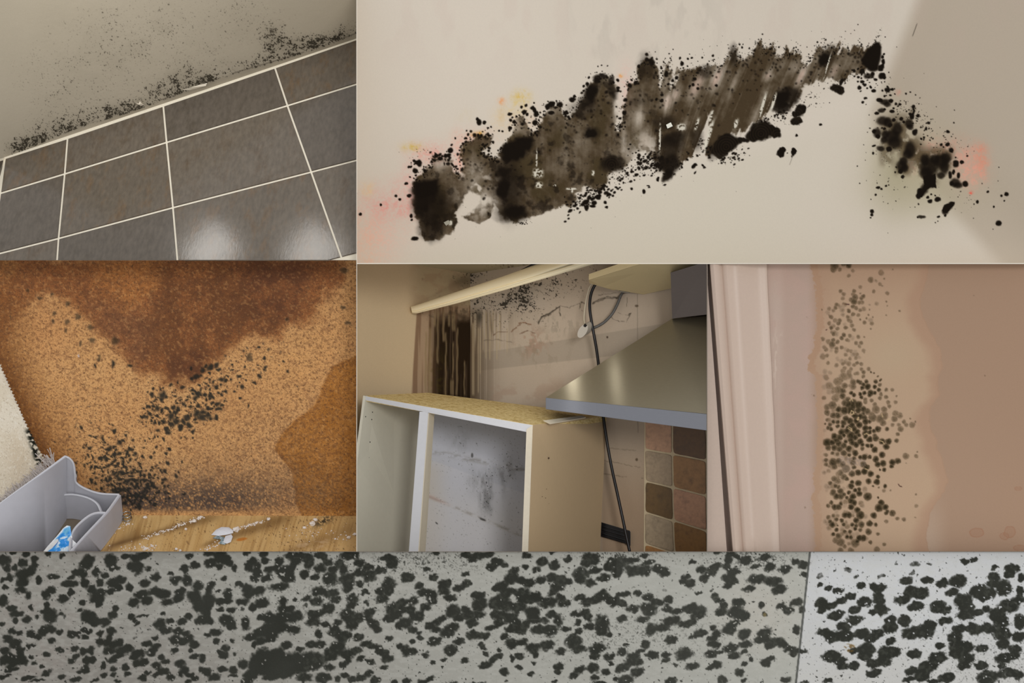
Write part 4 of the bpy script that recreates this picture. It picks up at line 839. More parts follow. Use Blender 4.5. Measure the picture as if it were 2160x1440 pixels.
p.mix(.6 * np.exp(-((X - 1011) / 6) ** 2 - ((Y - 668) / 12) ** 2), (40, 38, 32))
for (x, y0, y1, w) in [(1009, 690, 830, 1.2), (1013, 690, 790, 1), (1019, 655, 740, 1), (1025, 655, 758, 1.1), (1033, 660, 760, 1), (1048, 690, 760, 1.3), (1054, 660, 740, 1.2), (1040, 655, 700, 1), (1070, 690, 745, 1), (998, 680, 835, 2.4)]:
    g = ss(w + .8, w - .4, np.abs(X - x)) * ss(y0 - 3, y0 + 5, Y) * ss(y1 + 2, y1 - 6, Y); p.mix(g * .6, (180, 162, 132))
# pinkish patches where paint came off
pat = ss(.52, .58, fbm(X, Y, 11, 14, seed=6)) * np.exp(-((X - 1122) / 26) ** 2 - ((Y - 722) / 26) ** 2) * 1.6; p.mix(np.clip(pat, 0, 1) * .55, (168, 136, 116))
p.mix(.4 * ss(.55, .62, fbm(X, Y, 7, 16, seed=8)) * np.exp(-((X - 1140) / 55) ** 2 - ((Y - 735) / 34) ** 2), (140, 128, 108))
p.mix(.35 * ss(.55, .62, fbm(X, Y, 5, 14, seed=9)) * np.exp(-((X - 1180) / 45) ** 2 - ((Y - 685) / 20) ** 2), (130, 122, 108))
p.mix(.3 * ss(.5, .7, fbm(X, Y, 30, 20, seed=10)) * ss(780, 830, Y) * ss(880, 820, Y), (160, 128, 108))
sp_ = np.zeros(X.shape)
for (cx, cy, sx, sy, k) in [(1092, 634, 26, 10, 1.0), (1082, 626, 22, 14, .8), (1118, 604, 22, 10, .9), (1108, 612, 20, 12, .7), (1050, 640, 30, 8, .5), (1110, 640, 12, 6, .9), (1150, 600, 50, 16, .3), (1215, 575, 60, 14, .25), (1005, 625, 16, 30, .5), (1040, 650, 46, 14, .35), (1095, 660, 40, 20, .3), (1002, 580, 14, 10, .8), (1160, 620, 60, 8, .2)]:
    sp_ += k * np.exp(-((X - cx) / sx) ** 2 - ((Y - cy) / sy) ** 2)
fine = vn(X, Y, 1.9, seed=5) * .7 + vn(X, Y, 5, seed=6) * .3
M = speck(fine, sp_ * .36 * (.3 + 1.5 * ss(.4, .65, fbm(X, Y, 12, seed=16))), .05); p.mix(np.clip(sp_, 0, 1) * .3, (120, 112, 100)); p.mix(M * .85, (46, 42, 36)); p.M = M
# cracks / cobwebs of chased cable
def crack(pts, w, k, c=(64, 56, 46), wig=1.5):
    for a, b in zip(pts, pts[1:]):
        ex, ey = b[0] - a[0], b[1] - a[1]; L = ex * ex + ey * ey; t = np.clip(((X - a[0]) * ex + (Y - a[1]) * ey) / L, 0, 1)
        d = np.hypot(X - a[0] - t * ex + (vn(X, Y, 5, seed=3) - .5) * wig * 2, Y - a[1] - t * ey + (vn(X, Y, 5, seed=4) - .5) * wig * 2); p.mix(k * ss(w + .6, w * .3, d), c)
crack([(1135, 682), (1143, 667), (1160, 660), (1180, 648), (1181, 665)], 1.6, .75); crack([(1143, 668), (1157, 664), (1176, 650)], 2.4, .5)
crack([(1181, 645), (1200, 648), (1222, 640), (1228, 655)], .8, .45); crack([(1222, 650), (1226, 638), (1233, 640)], 1.2, .6); crack([(1250, 640), (1275, 630), (1300, 628), (1322, 615)], 2.0, .45); crack([(1250, 640), (1262, 632), (1280, 626), (1310, 628)], 1.2, .5); crack([(1262, 622), (1300, 618)], .7, .4)
crack([(1323, 628), (1322, 646)], .6, .5); crack([(1290, 670), (1305, 678), (1318, 677)], .8, .55); crack([(1326, 665), (1330, 660), (1322, 680)], .8, .6); crack([(1305, 660), (1318, 664), (1328, 666)], .6, .4)
crack([(1080, 700), (1090, 690), (1098, 684)], 1.4, .6, (96, 62, 40)); crack([(1095, 682), (1108, 680), (1120, 684)], 1.6, .6, (110, 70, 44)); crack([(1098, 704), (1112, 697), (1128, 702)], 1.3, .6, (90, 60, 42)); crack([(1040, 708), (1048, 700), (1070, 700)], 1, .6, (84, 58, 40)); crack([(1020, 718), (1050, 716), (1080, 722)], 1, .3)
crack([(1344.5, 620), (1345, 716)], .7, .45, (110, 100, 88), .2); crack([(1345, 880), (1346, 912)], .7, .5, (110, 100, 88), .2)
crack([(1268, 971), (1300, 975), (1350, 986)], .8, .45, (96, 84, 66)); crack([(1268, 997), (1300, 1003), (1320, 1006)], 1.2, .4, (96, 84, 66)); crack([(1285, 945), (1340, 950)], 1.6, .3, (110, 98, 78))
p.mix(.8 * ss(3.4, 2, np.hypot(X - 1343, (Y - 969) / 1.2)), (90, 74, 54)); p.mix(.8 * ss(2.4, 1.4, np.hypot(X - 1281, (Y - 711) / 1.3)), (60, 44, 34)); p.mix(.7 * ss(3, 2, np.hypot((X - 1343) / 1.6, (Y - 645))), (80, 66, 50)); p.mix(.6 * ss(.6, .75, fbm(X, Y, 7, seed=4)) * np.exp(-((X - 1354) / 5) ** 2 - ((Y - 1020) / 40) ** 2), (96, 92, 76))
tag(link('wall_kitchen_back', p.mesh('wall_kitchen_back', bwp.depth), pl4), kind='structure')
mould(p, 'mold_stain', bwp.depth, lambda x, y: (y > 545), 'speckled grey black mould patch on the kitchen back wall under the cream rail', 'mold', th=.5, h=.5)
p = Paint(850, 550, 1150, 580, 2); X, Y = p.X, p.Y
p.fill((178, 166, 138)); cr_ = np.exp(-((X - 992) / 50) ** 2 - ((Y - 580) / 10) ** 2); p.mix(cr_ * .5, (110, 98, 76)); p.mix(.6 * ss(.72, .8, vn(X, Y, 2.2, seed=2)) * ss(1010, 1060, X) * ss(1150, 1090, X), (80, 66, 50))
tag(link('ceiling_kitchen', p.mesh('ceiling_kitchen', cep.depth, p.cellmask(lambda x, y: (y < 577 + np.where(x < 992, (x - 992) * .164, -(x - 992) * .148) + 3))), pl4), kind='structure')
C4 = []
# cornice rail (profiled)
rl_prof = [(0, 1.0, 0), (.06, 1.0, 6), (.2, .96, 14), (.45, .7, 20), (.6, .45, 21), (.68, .30, 17), (.72, .22, 19), (.80, .12, 19), (.84, .02, 14), (.9, -.1, 13), (1, -.2, 8)]
def rail():
    bm = bmesh.new(); rows = []
    for (t, x, yt, yb, d, sc) in [(0, 866, 646.5, 660.5, 352, .6), (.08, 874, 644.6, 661, 347, .7), (.3, 960, 616, 639, 300, .85), (.6, 1060, 583, 611, 245, 1.0), (1, 1250, 515, 556, 160, 1.25)]:
        r = []
        for (u, _, h) in rl_prof: r.append(bm.verts.new(P(x + u * (6 if t else 4), yt + (yb - yt) * u, d - h * sc * 1.0)))
        r.append(bm.verts.new(P(x, yb, d + 10))); r.append(bm.verts.new(P(x, yt, d + 10))); rows.append(r)
    n = len(rows[0])
    for a, b in zip(rows, rows[1:]):
        for k in range(n): bm.faces.new((a[k], a[(k + 1) % n], b[(k + 1) % n], b[k]))
    bm.faces.new(rows[0]); bm.faces.new(rows[-1][::-1]); bmesh.ops.recalc_face_normals(bm, faces=bm.faces)
    me = bpy.data.meshes.new('cornice_rail'); bm.to_mesh(me); bm.free(); return link('cornice_rail', me, mat('cream_gloss', (250, 236, 202), rough=.35, spec=.4), None, True)
o = rail(); C4.append(tag(o, 'long cream moulded cornice rail slanting across the mouldy kitchen corner', 'cornice'))
C4.append(tag(tube('dark_cloth', [(1100, 570, 290), (1115, 563, 285), (1130, 555, 280), (1140, 550, 275)], (2, 5), mat('dark_cloth', (52, 50, 52), rough=.9), None), 'dark grey bundle showing above the cream cornice rail', 'cloth'))
# wall cupboard, upper right
cu = empty('wall_cupboard', P(1330, 600, 330), label='cream wall cupboard cut by the top edge, seen from below beside the hood', cat='cupboard')
cream = mat('cream_board', (226, 206, 160), rough=.5, noise=.02, nscale=30)
cream2 = mat('cream_board_under', (214, 196, 154), rough=.5, noise=.02, nscale=30)
C4.append(flat('underside', [(1242, 590, 262), (1352, 556, 205), (1500, 506, 150), (1500, 590, 262), (1415, 608.5, 318), (1357, 621, 340), (1307, 610, 335), (1294, 612, 325), (1277, 607, 315), (1243, 597, 300)], cream2, cu, 3))
C4.append(flat('front_board', [(1242, 578, 258), (1306, 556, 225), (1420, 516, 170), (1420, 534, 170), (1352, 556, 203), (1242, 590, 260)], cream, cu, 10))
# extractor hood
hd = empty('cooker_hood', P(1430, 890, 200), label='brushed steel chimney cooker hood jutting in over the tiles at the right', cat='cooker hood')
def brushed(name, col, sx):
    m = mat(name, col, rough=.33, metal=1, noise=.05, nscale=30, stretch=(.6, .6, 14)); nt = m.node_tree; N = nt.nodes; b = N['Principled BSDF']
    b.inputs['Anisotropic'].default_value = .8; tg = N.new('ShaderNodeTangent'); tg.direction_type = 'UV_MAP'; tg.uv_map = 'UVMap'; nt.links.new(tg.outputs[0], b.inputs['Tangent'])
    n = N.new('ShaderNodeTexNoise'); n.inputs['Scale'].default_value = 60; mp = N.new('ShaderNodeMapping'); mp.inputs['Scale'].default_value = (.25, .25, 14); tc = N.new('ShaderNodeTexCoord')
    nt.links.new(tc.outputs['Object'], mp.inputs[0]); nt.links.new(mp.outputs[0], n.inputs['Vector'])
    bp = N.new('ShaderNodeBump'); bp.inputs['Strength'].default_value = sx; bp.inputs['Distance'].default_value = .002; nt.links.new(n.outputs['Fac'], bp.inputs['Height']); nt.links.new(bp.outputs[0], b.inputs['Normal'])
    return m
ms, mr = brushed('hood_steel', (168, 160, 140), .08), brushed('hood_rim_steel', (142, 144, 152), .06)
mc = brushed('chimney_steel', (98, 90, 86), .06)
hpl = Plane((1417.5, 672, 236), (1600, 883.5, -15), (1151, 838.5, 135))
C4.append(hexa('canopy', [(1417.5, 672, 236), (1600, 658, float(hpl.depth(1600, 658))), (1600, 883.5, -15), (1151, 838.5, 135), (1417.5, 672, 300), (1600, 658, 300), (1600, 870, 300), (1180, 838, 300)], ms, hd))
C4.append(hexa('rim', [(1151, 838.5, 133), (1600, 884, -17), (1600, 922, -17), (1151, 863, 133), (1168, 838, 298), (1600, 870, 298), (1600, 890, 298), (1168, 858, 298)], mr, hd, bevel=1))
glint_light(1207, 800, hpl, .42, .025, .10, .03, name='hood_glint')  # unseen small lights added to make highlight streaks on the steel
glint_light(1300, 812, hpl, .42, .02, .04, .03, name='hood_glint')
glint_light(1209, 854, Plane((1151, 838.5, 133), (1600, 884, -17), (1151, 863, 133)), .5, .02, .03, .03, name='hood_glint')
C4.append(hexa('chimney', [(1414.5, 575, 200), (1492, 551, 160), (1560, 655, 150), (1418, 671.5, 226), (1414.5, 575, 310), (1560, 540, 310), (1560, 655, 310), (1418, 671, 310)], mc, hd))
for o in C4[-3:]:                                                      # brushing runs across, so the added lights smear upright
    me = o.data; uv = me.uv_layers.new(name='UVMap')
    for l in me.loops: c = me.vertices[l.vertex_index].co; uv.data[l.index].uv = (c.z, c.x)
# base cabinet carcass
cb = empty('kitchen_cabinet', P(1130, 1163, 80), label='open white cabinet carcass with bare chipboard top standing against the mouldy wall', cat='cabinet')
wht = mat('cabinet_white', (200, 201, 206), rough=.45, noise=.02, nscale=20)
sidem = mat('cabinet_side', (192, 168, 134), rough=.5, noise=.02, nscale=20)
cbe = mat('cabinet_edge', (208, 198, 178), rough=.5, noise=.03, nscale=30)
topm = mat('cabinet_top_chip', (230, 208, 150), rough=.75, noise=.14, nscale=110, col2=(196, 166, 100), thr=(.45, .62), stretch=(.5, .5, 1), bump=.3, bscale=80)
FL, FR, BL, BR = (770, 834, 170), (1124, 896, 88), (903, 828, 345), (1279, 876, 348)
def off(q, dx, dy, dd=0): return (q[0] + dx, q[1] + dy, q[2] + dd)
C4.append(hexa('top_panel', [off(FL, -3, 0), off(FR, 1, 0), off(FR, 0, 16), off(FL, -2, 11), off(BL, 0, 0), off(BR, 0, 0), off(BR, 0, 12), off(BL, 0, 10)], topm, cb))
C4.append(hexa('front_rail', [(770, 835, 167), (1124, 896.5, 85), (1112, 911, 85), (771, 844, 167), (772, 835, 173), (1124, 896.5, 92), (1112, 911, 92), (772, 844, 173)], wht, cb))
C4.append(hexa('side_panel', [(766, 834, 166), (771, 835, 166), (729, 1175, 146), (723, 1175, 146), (880, 830, 340), (885, 830, 340), (872, 1175, 320), (868, 1175, 320)], mat('cabinet_inside', (200, 196, 180), rough=.5, noise=.02, nscale=20), cb))
C4.append(hexa('side_panel', [(1111, 899, 88), (1124.5, 896, 87), (1114, 1175, 66), (1101, 1175, 66), (1262, 884, 348), (1279, 877, 348), (1265, 1175, 335), (1250, 1175, 335)], sidem, cb))
C4.append(hexa('edge_strip', [(1110.5, 905, 84), (1123.6, 897, 84), (1113.4, 1175, 64), (1100.5, 1175, 64), (1111, 905, 87), (1124, 897, 87), (1114, 1175, 66), (1101, 1175, 66)], cbe, cb))
C4.append(hexa('stile', [(885, 868, 138), (903.5, 868, 136), (881, 1175, 118), (861.5, 1175, 120), (890, 868, 160), (915, 873, 164), (895, 1175, 146), (866, 1175, 150)], wht, cb))
C4.append(hexa('stile_side', [(903.6, 871, 136), (905, 871, 137), (883, 1175, 118), (881.2, 1175, 118), (915.5, 873, 163), (916.5, 873, 165), (896.5, 1175, 146), (895.5, 1175, 146)], cbe, cb))
C4.append(hexa('packing_strip', [(1146, 886.5, 120), (1228, 876, 270), (1236, 879.5, 272), (1160, 893, 118), (1146, 888, 122), (1228, 878, 272), (1236, 881.5, 274), (1160, 894.5, 120)], mat('strip_white', (236, 226, 204), rough=.6), cb))
# inside back board with mould
bp_ = Plane((885, 860, 342), (1262, 900, 342), (885, 1163, 322))
p = Paint(872, 846, 1262, 1163, 1.3); X, Y = p.X, p.Y
p.fill((196, 198, 208)); p.mix(.6 * ss(1000, 1120, Y + (X - 1000) * -.1), (210, 206, 202)); p.mix(.5 * ss(960, 900, X) * ss(950, 1000, Y), (196, 184, 164))
l1 = 965 + (X - 915) * .20; l2 = 1052 + (X - 905) * .42; l3 = 972 + (X - 915) * .36
p.mix(.3 * ss(-2, 2, l3 - Y), (168, 174, 190)); p.mix(.3 * ss(-2, 2, Y - l2), (206, 208, 218))
p.mix(.5 * np.exp(-((Y - l1 + 12) / 5) ** 2) * ss(.35, .6, fbm(X, Y, 14, 6, seed=3)), (120, 116, 112)); p.mix(.45 * np.exp(-((Y - l2 + 5) / 3.2) ** 2) * ss(.35, .6, fbm(X, Y, 12, 5, seed=5)), (130, 122, 112)); p.mix(.3 * np.exp(-((Y - l2 + 6) / 4) ** 2) * ss(960, 920, X), (210, 160, 150))
sm_ = .75 * np.exp(-(np.abs((X - 1026 + (Y - 1040) * .03) / 15)) ** 3 - ((Y - 1045) / 45) ** 4) + .45 * np.exp(-((X - 1050) / 28) ** 2 - ((Y - 1000) / 16) ** 2) + .3 * np.exp(-((X - 970) / 26) ** 2 - ((Y - 930) / 24) ** 2) + .4 * np.exp(-((X - 1075) / 24) ** 2 - ((Y - 985) / 20) ** 2) + .35 * np.exp(-((X - 1000) / 14) ** 2 - ((Y - 1015) / 26) ** 2) + .3 * np.exp(-((X - 1062) / 6) ** 2 - ((Y - 1020) / 30) ** 2)
tex = ss(.3, .7, fbm(X, Y, 6, 16, seed=8)); p.mix(np.clip(sm_, 0, .85) * (.4 + .6 * tex), (112, 112, 114))
d_ = sm_ * .55 + .3 * np.exp(-((X - 1075) / 26) ** 2 - ((Y - 975) / 26) ** 2) + .4 * np.exp(-((X - 1020) / 10) ** 2 - ((Y - 1096) / 5) ** 2) + .05
fine = vn(X, Y, 1.8, seed=5) * .75 + vn(X, Y, 4, seed=6) * .25; M = speck(fine, (d_ - .05) * .10 + .002, .03); M = np.maximum(M, .9 * ss(1.4, .6, np.hypot((X - 996) / 2.4, (Y - 960) / 5))); M = np.maximum(M, .9 * ss(1.3, .6, np.hypot((X - 921) / 3, (Y - 1103 - (X - 921) * .6) / 2)))
M = np.maximum(M, .9 * ss(1.3, .6, np.hypot((X - 1018) / 7, (Y - 1095 - (X - 1018) * .4) / 2.6)))
p.mix(M * .75, (60, 60, 58)); p.M = M
C4.append(link('back_board', p.mesh('back_board', bp_.depth, p.cellmask(lambda x, y: (y > 834 + (x - 903) * .128 + 3) & (x < 1240))), mat('back_board', attr=True, rough=.5, noise=.02, nscale=40, spec=.3), cb))
o = mould(p, 'mold_speck', bp_.depth, lambda x, y: (x > 916) & (x < 1112) & (y > 870), 'grey mould smudge inside the open white cabinet', 'mold', th=.5, h=.5)
if o: C4.append(o)
# shelf pin holes
hm = mat('hole_dark', (18, 14, 12), rough=.9)
bm = bmesh.new(); _M = __import__('mathutils').Matrix
lp = Plane((771, 835, 166), (885, 830, 340), (729, 1175, 146))
for (x, y) in [(785.5, 869), (771, 878.5), (784, 884.5), (780.5, 932), (778, 965), (775.5, 998), (772.7, 1034), (770.3, 1067.5), (768.3, 1100.5), (765.8, 1148.5), (870.5, 920), (868, 950), (866, 980), (863.8, 1014), (861.3, 1044.5), (859, 1075), (856, 1150)]:
    bmesh.ops.create_icosphere(bm, subdivisions=1, radius=1.5 * S, matrix=_M.Translation(lp.pt(x, y, .2)))
me = bpy.data.meshes.new('pin_hole'); bm.to_mesh(me); bm.free(); o = link('pin_hole_row', me, hm, cb, True); o['kind'] = 'stuff'; C4.append(o)
sp2 = Plane((1124.5, 896, 87), (1279, 877, 348), (1114, 1175, 66))
bm = bmesh.new()
for (x, y, r) in [(1157.5, 966, 2.2), (1153, 1031, .8), (1144, 1047, .9), (1151, 1050, .9), (1158, 1062, .6)]: bmesh.ops.create_icosphere(bm, subdivisions=1, radius=r * S, matrix=_M.Translation(sp2.pt(x, y, .2)))
me = bpy.data.meshes.new('screw_hole'); bm.to_mesh(me); bm.free(); o = link('screw_hole_row', me, mat('screw_brown', (72, 52, 34), rough=.7), cb, True); o['kind'] = 'stuff'; C4.append(o)
# mould on the chipboard top
# splashback tiles
rows = [[(1359.6, 880), (1417.5, 889), (1490, 903), (1560, 917)], [(1359.6, 948), (1418, 957.5), (1490, 971.5), (1560, 985)], [(1360.8, 1014.5), (1419, 1028), (1490, 1045.5), (1560, 1062)], [(1359.6, 1080), (1420, 1098), (1491, 1119.5), (1560, 1140)], [(1359.6, 1147), (1422, 1165.5), (1492, 1190), (1560, 1212)], [(1359.6, 1214), (1424, 1235), (1494, 1262), (1560, 1284)]]
tcol = [[(196, 152, 120), (106, 74, 40)], [(172, 150, 122), (164, 120, 72)], [(112, 84, 42), (196, 148, 116)], [(176, 156, 128), (150, 108, 56)], [(176, 126, 72), (176, 126, 72)]]
pcs = [planepoly('bed', [(1359.4, 878), (1491, 903), (1491, 1164), (1358, 1164)], bwp, mat('splash_grout', (214, 196, 162), rough=.8, noise=.08, nscale=80), off=1)]
for i in range(5):
    for j in range(3):
        if i == 0 and j == 2: continue
        q = [rows[i][j], rows[i][j + 1], rows[i + 1][j + 1], rows[i + 1][j]]; c = np.mean(q, 0); r_ = random.Random(i * 5 + j); pp = []
        for k in range(4):
            a, b = np.array(q[k]), np.array(q[(k + 1) % 4])
            for t in (.04, .2, .4, .6, .8, .96):
                v = a + (b - a) * t; w = c - v; w = w / np.linalg.norm(w); ins = 2.0 + r_.uniform(-.35, .35) + (1.2 if t in (.04, .96) else 0); pp.append(tuple(v + w * ins))
        pp = clip2(pp, 1355, 870, 1490.6, 1163)
        if len(pp) < 3: continue
        cc = tcol[i][j] if j < 2 else (170, 130, 96)
        pcs.append(planepoly('tile', pp, bwp, mat('splash_tile_%d_%d' % (i, j), cc, rough=.45, noise=.13, nscale=24, col2=tuple(int(v * .78) for v in cc), thr=(.5, .75), bump=.2, bscale=40), thick=3, off=4.5, bevel=.8))
o = join(pcs, 'wall_splashback'); tag(o, kind='structure'); C4.append(o)
# cables, junction box, clip
blk = mat('cable_black', (24, 22, 24), rough=.35, spec=.4); gry = mat('cable_grey', (92, 90, 88), rough=.5, noise=.15, nscale=40); wc = mat('cable_white', (204, 194, 172), rough=.5)
C4.append(tag(tube('power_cable', [(1262, 592, 318), (1252, 606, 322), (1245.5, 625, 326), (1244, 650, 330), (1248, 680, 332), (1254, 712, 332), (1259, 742, 334), (1263, 775, 336), (1268, 830, 334), (1273, 880, 330), (1280, 930, 325), (1290, 985, 318), (1302, 1040, 308), (1314, 1096, 300), (1321, 1130, 296), (1332, 1180, 290)], 3.4, blk, None), 'thick black power cable hanging down behind the steel hood', 'cable'))
C4.append(tag(tube('grey_cable', [(1316, 612, 350), (1309, 624, 346), (1302, 642, 344), (1291, 662, 342), (1276, 678, 342), (1262, 687, 342), (1252, 691, 342)], 3.2, gry, None), 'short grey cable curving from the cupboard down to the grey joint', 'cable'))
C4.append(tag(tube('white_cable', [(1254, 594, 330), (1244, 605, 334), (1238, 625, 338), (1233.5, 650, 338), (1232, 672, 334), (1234, 686, 324)], 1.6, wc, None), 'thin cream cable beside the thick black one, ending in the grey joint', 'cable'))
def cyl(name, a, b, r, m, parent=None, n=28):
    A, B = P(*a), P(*b); bm = bmesh.new(); Mx = (B - A).to_track_quat('Z', 'Y').to_matrix().to_4x4(); bmesh.ops.create_cone(bm, cap_ends=True, segments=n, radius1=r * S, radius2=r * S, depth=(B - A).length, matrix=_M.Translation((A + B) / 2) @ Mx)
    bmesh.ops.bevel(bm, geom=[e for e in bm.edges if len(e.link_faces) == 2 and any(len(f.verts) > 4 for f in e.link_faces)], offset=.8 * S, segments=2, affect='EDGES')
    me = bpy.data.meshes.new(name); bm.to_mesh(me); bm.free(); o = link(name, me, m, parent, False); return o
jb = empty('cable_joint', P(1235, 694, 330), label='round grey cable joint hanging where the cream and grey cables meet', cat='cable joint')
bm = bmesh.new(); pr = []
for (dx, dy, dd, rx, ry) in [(-6, 4, 318, 9, 16), (6, -3, 334, 9, 16)]:
    ring = []
    for k in range(28):
        a = 2 * math.pi * k / 28; ca_, sa = math.cos(a), math.sin(a); x = rx * ca_ * .95; y = ry * sa; c, s_ = math.cos(.55), math.sin(.55); ring.append(bm.verts.new(P(1235 + dx + x * c - y * s_, 694 + dy + x * s_ + y * c, dd)))
    pr.append(ring)
for k in range(28): bm.faces.new((pr[0][k], pr[0][(k + 1) % 28], pr[1][(k + 1) % 28], pr[1][k]))
bm.faces.new(pr[0][::-1]); bm.faces.new(pr[1]); bmesh.ops.recalc_face_normals(bm, faces=bm.faces)
me = bpy.data.meshes.new('housing'); bm.to_mesh(me); bm.free(); C4.append(link('housing', me, mat('joint_grey', (176, 168, 156), rough=.45), jb, False))
C4.append(tube('cable_gland', [(1233, 688, 319), (1236, 684, 317)], 3.4, blk, jb))
C4.append(tag(hexa('cable_clip', [(1306, 610, 338), (1330, 614, 338), (1328, 618, 338), (1306, 616, 338), (1308, 609, 346), (1330, 612, 346), (1328, 617, 346), (1308, 615, 346)], mat('clip_metal', (120, 112, 100), rough=.4, metal=.6), None, .5), 'small metal clip holding the grey cable under the cream cupboard', 'clip'))
# black rail low on the wall
kr = empty('magnetic_rail', P(1300, 1125, 330), label='black ridged wall rail half hidden behind the cabinet and the black cable', cat='rail')
km = mat('rail_black', (22, 20, 22), rough=.3); d0 = lambda x, y: float(bwp.depth(x, y))
def bar(name, x0, y0, x1, y1, h, t, m): return hexa(name, [(x0, y0, d0(x0, y0) - t), (x1, y1, d0(x1, y1) - t), (x1, y1 + h, d0(x1, y1) - t), (x0, y0 + h, d0(x0, y0) - t), (x0, y0, d0(x0, y0) - 1), (x1, y1, d0(x1, y1) - 1), (x1, y1 + h, d0(x1, y1) - 1), (x0, y0 + h, d0(x0, y0) - 1)], m, kr, .8)
C4 += [bar('housing', 1255, 1097, 1329, 1119, 30, 8, km), bar('ridge', 1255, 1104, 1324, 1124, 2.2, 12, km), bar('ridge', 1255, 1111, 1324, 1131, 2.2, 12, km), bar('ridge', 1255, 1119, 1324, 1140, 2.2, 12, km)]
C4.append(bar('end_cap', 1322, 1118, 1330, 1121, 30, 13, km))
clip(C4, 753.2, 556.6, 1490.4, 1162.6)

# ================================================================ compartment 5: wall with torn paper, mould rosettes and door trim (1491..2160, 556..1163)
pd = lambda X, Y: 44 + 0 * X
p = Paint(1492.5, 557, 2174, 1162.5, 1.45); X, Y = p.X, p.Y
p.fill((156, 128, 106)); p.mix(.8 * ss(1735, 1700, X), (176, 154, 143)); p.mix(.3 * ss(1660, 1640, X), (196, 180, 168)); p.mix(.4 * ss(.4, .7, fbm(X, Y, 60, seed=3)) * ss(1735, 1700, X), (180, 150, 138))
Lp = [(90, 0), (105, 100), (140, 250), (150, 400), (150, 600), (125, 730), (120, 830), (75, 910), (65, 1040), (140, 1080), (135, 1200), (150, 1300), (138, 1344)]
L = [(1690 + a / 4.571, 555 + b / 4.571) for a, b in Lp] + [(1690 + a / 4.571, 850 + b / 4.571) for a, b in [(138, 0), (165, 200), (155, 400), (135, 480), (150, 560), (115, 710), (130, 830), (90, 900), (130, 1050), (135, 1200), (130, 1300), (140, 1450)]]
R = [(1690 + a / 4.571, 555 + b / 4.571) for a, b in [(1240, 0), (1215, 150), (1140, 350), (1190, 550), (1270, 700), (1350, 830), (1360, 1020), (1310, 1100), (1340, 1270), (1250, 1380)]] + [(1690 + a / 4.571, 850 + b / 4.571) for a, b in [(1250, 40), (1225, 170), (1270, 280), (1320, 360), (1310, 440), (1360, 520), (1415, 750), (1390, 850), (1300, 960), (1240, 1060), (1205, 1300), (1240, 1450)]]
lx = np.interp(Y, [q[1] for q in L], [q[0] for q in L]); rx = np.interp(Y, [q[1] for q in R], [q[0] for q in R])
dl = X - lx + (vn(X, Y, 5, seed=3) - .5) * 7 + (vn(X, Y, 2.2, seed=5) - .5) * 4; dr = rx - X + (fbm(X, Y, 16, seed=6) - .5) * 9
inn = ss(-.8, .8, dl) * ss(-.8, .8, dr)
p.mix(inn, (174, 147, 121)); p.mix(inn * .6 * ss(700, 570, Y), (160, 128, 104)); p.mix(inn * .4 * fbm(X, Y, 90, seed=2), (176, 146, 118)); p.mix(inn * .35 * np.exp(-((X - 1880) / 60) ** 2 - ((Y - 750) / 50) ** 2), (176, 158, 130))
p.mix(inn * .85 * ss(17, 12, dl + (vn(X, Y, 4, seed=8) - .5) * 3) * (1 - .35 * ss(760, 800, Y)), (164, 130, 102)); p.mix(inn * .35 * ss(48, 16, dl), (160, 128, 106))
wob = 8 * np.sin(Y / 40) ; p.mix(inn * .7 * ss(42, 10, dr + wob), (160, 126, 102)); p.mix(inn * .25 * ss(3, .8, dr) , (140, 108, 84))
p.mix((1 - inn) * (X > 1900) * .45 * fbm(X, Y, 130, seed=7), (160, 130, 106)); p.mix((1 - inn) * ss(1950, 2160, X) * .25, (160, 128, 104)); p.mix((1 - inn) * (X > 1900) * .5 * ss(2010, 1960, X) * ss(1000, 1140, Y), (178, 158, 140))
for (cx, cy, rx_, ry_) in [(2060, 1123, 15, 11), (2130, 1121, 13, 13), (2118, 1131, 10, 8), (2148, 1030, 8, 5), (2150, 1155, 14, 6)]:
    r = np.hypot((X - cx) / rx_, (Y - cy) / ry_) + (vn(X, Y, 8, seed=4) - .5) * .25; p.mix(.5 * ss(1.05, .95, r) * ss(.75, .95, r) + .28 * ss(1, .9, r), (148, 104, 78))
for (cx, cy) in [(1703, 669), (1717, 834), (1713, 833), (2054, 622), (2077, 792), (1698, 1070)]: p.mix(.5 * ss(.4, .6, vn(X, Y, 2, seed=6)) * ss(3, 1, np.hypot(X - cx, Y - cy)), (90, 70, 50))
p.mix(.35 * ss(.55, .65, fbm(X, Y, 9, seed=9)) * np.exp(-((X - 1645) / 10) ** 2 - ((Y - 712) / 10) ** 2), (205, 190, 172)); p.mix(.4 * ss(.5, .6, vn(X, Y, 3, 12, seed=3)) * np.exp(-((X - 1635) / 5) ** 2 - ((Y - 760) / 60) ** 2), (214, 200, 186))
p.warp(1.6, 6, seed=2)
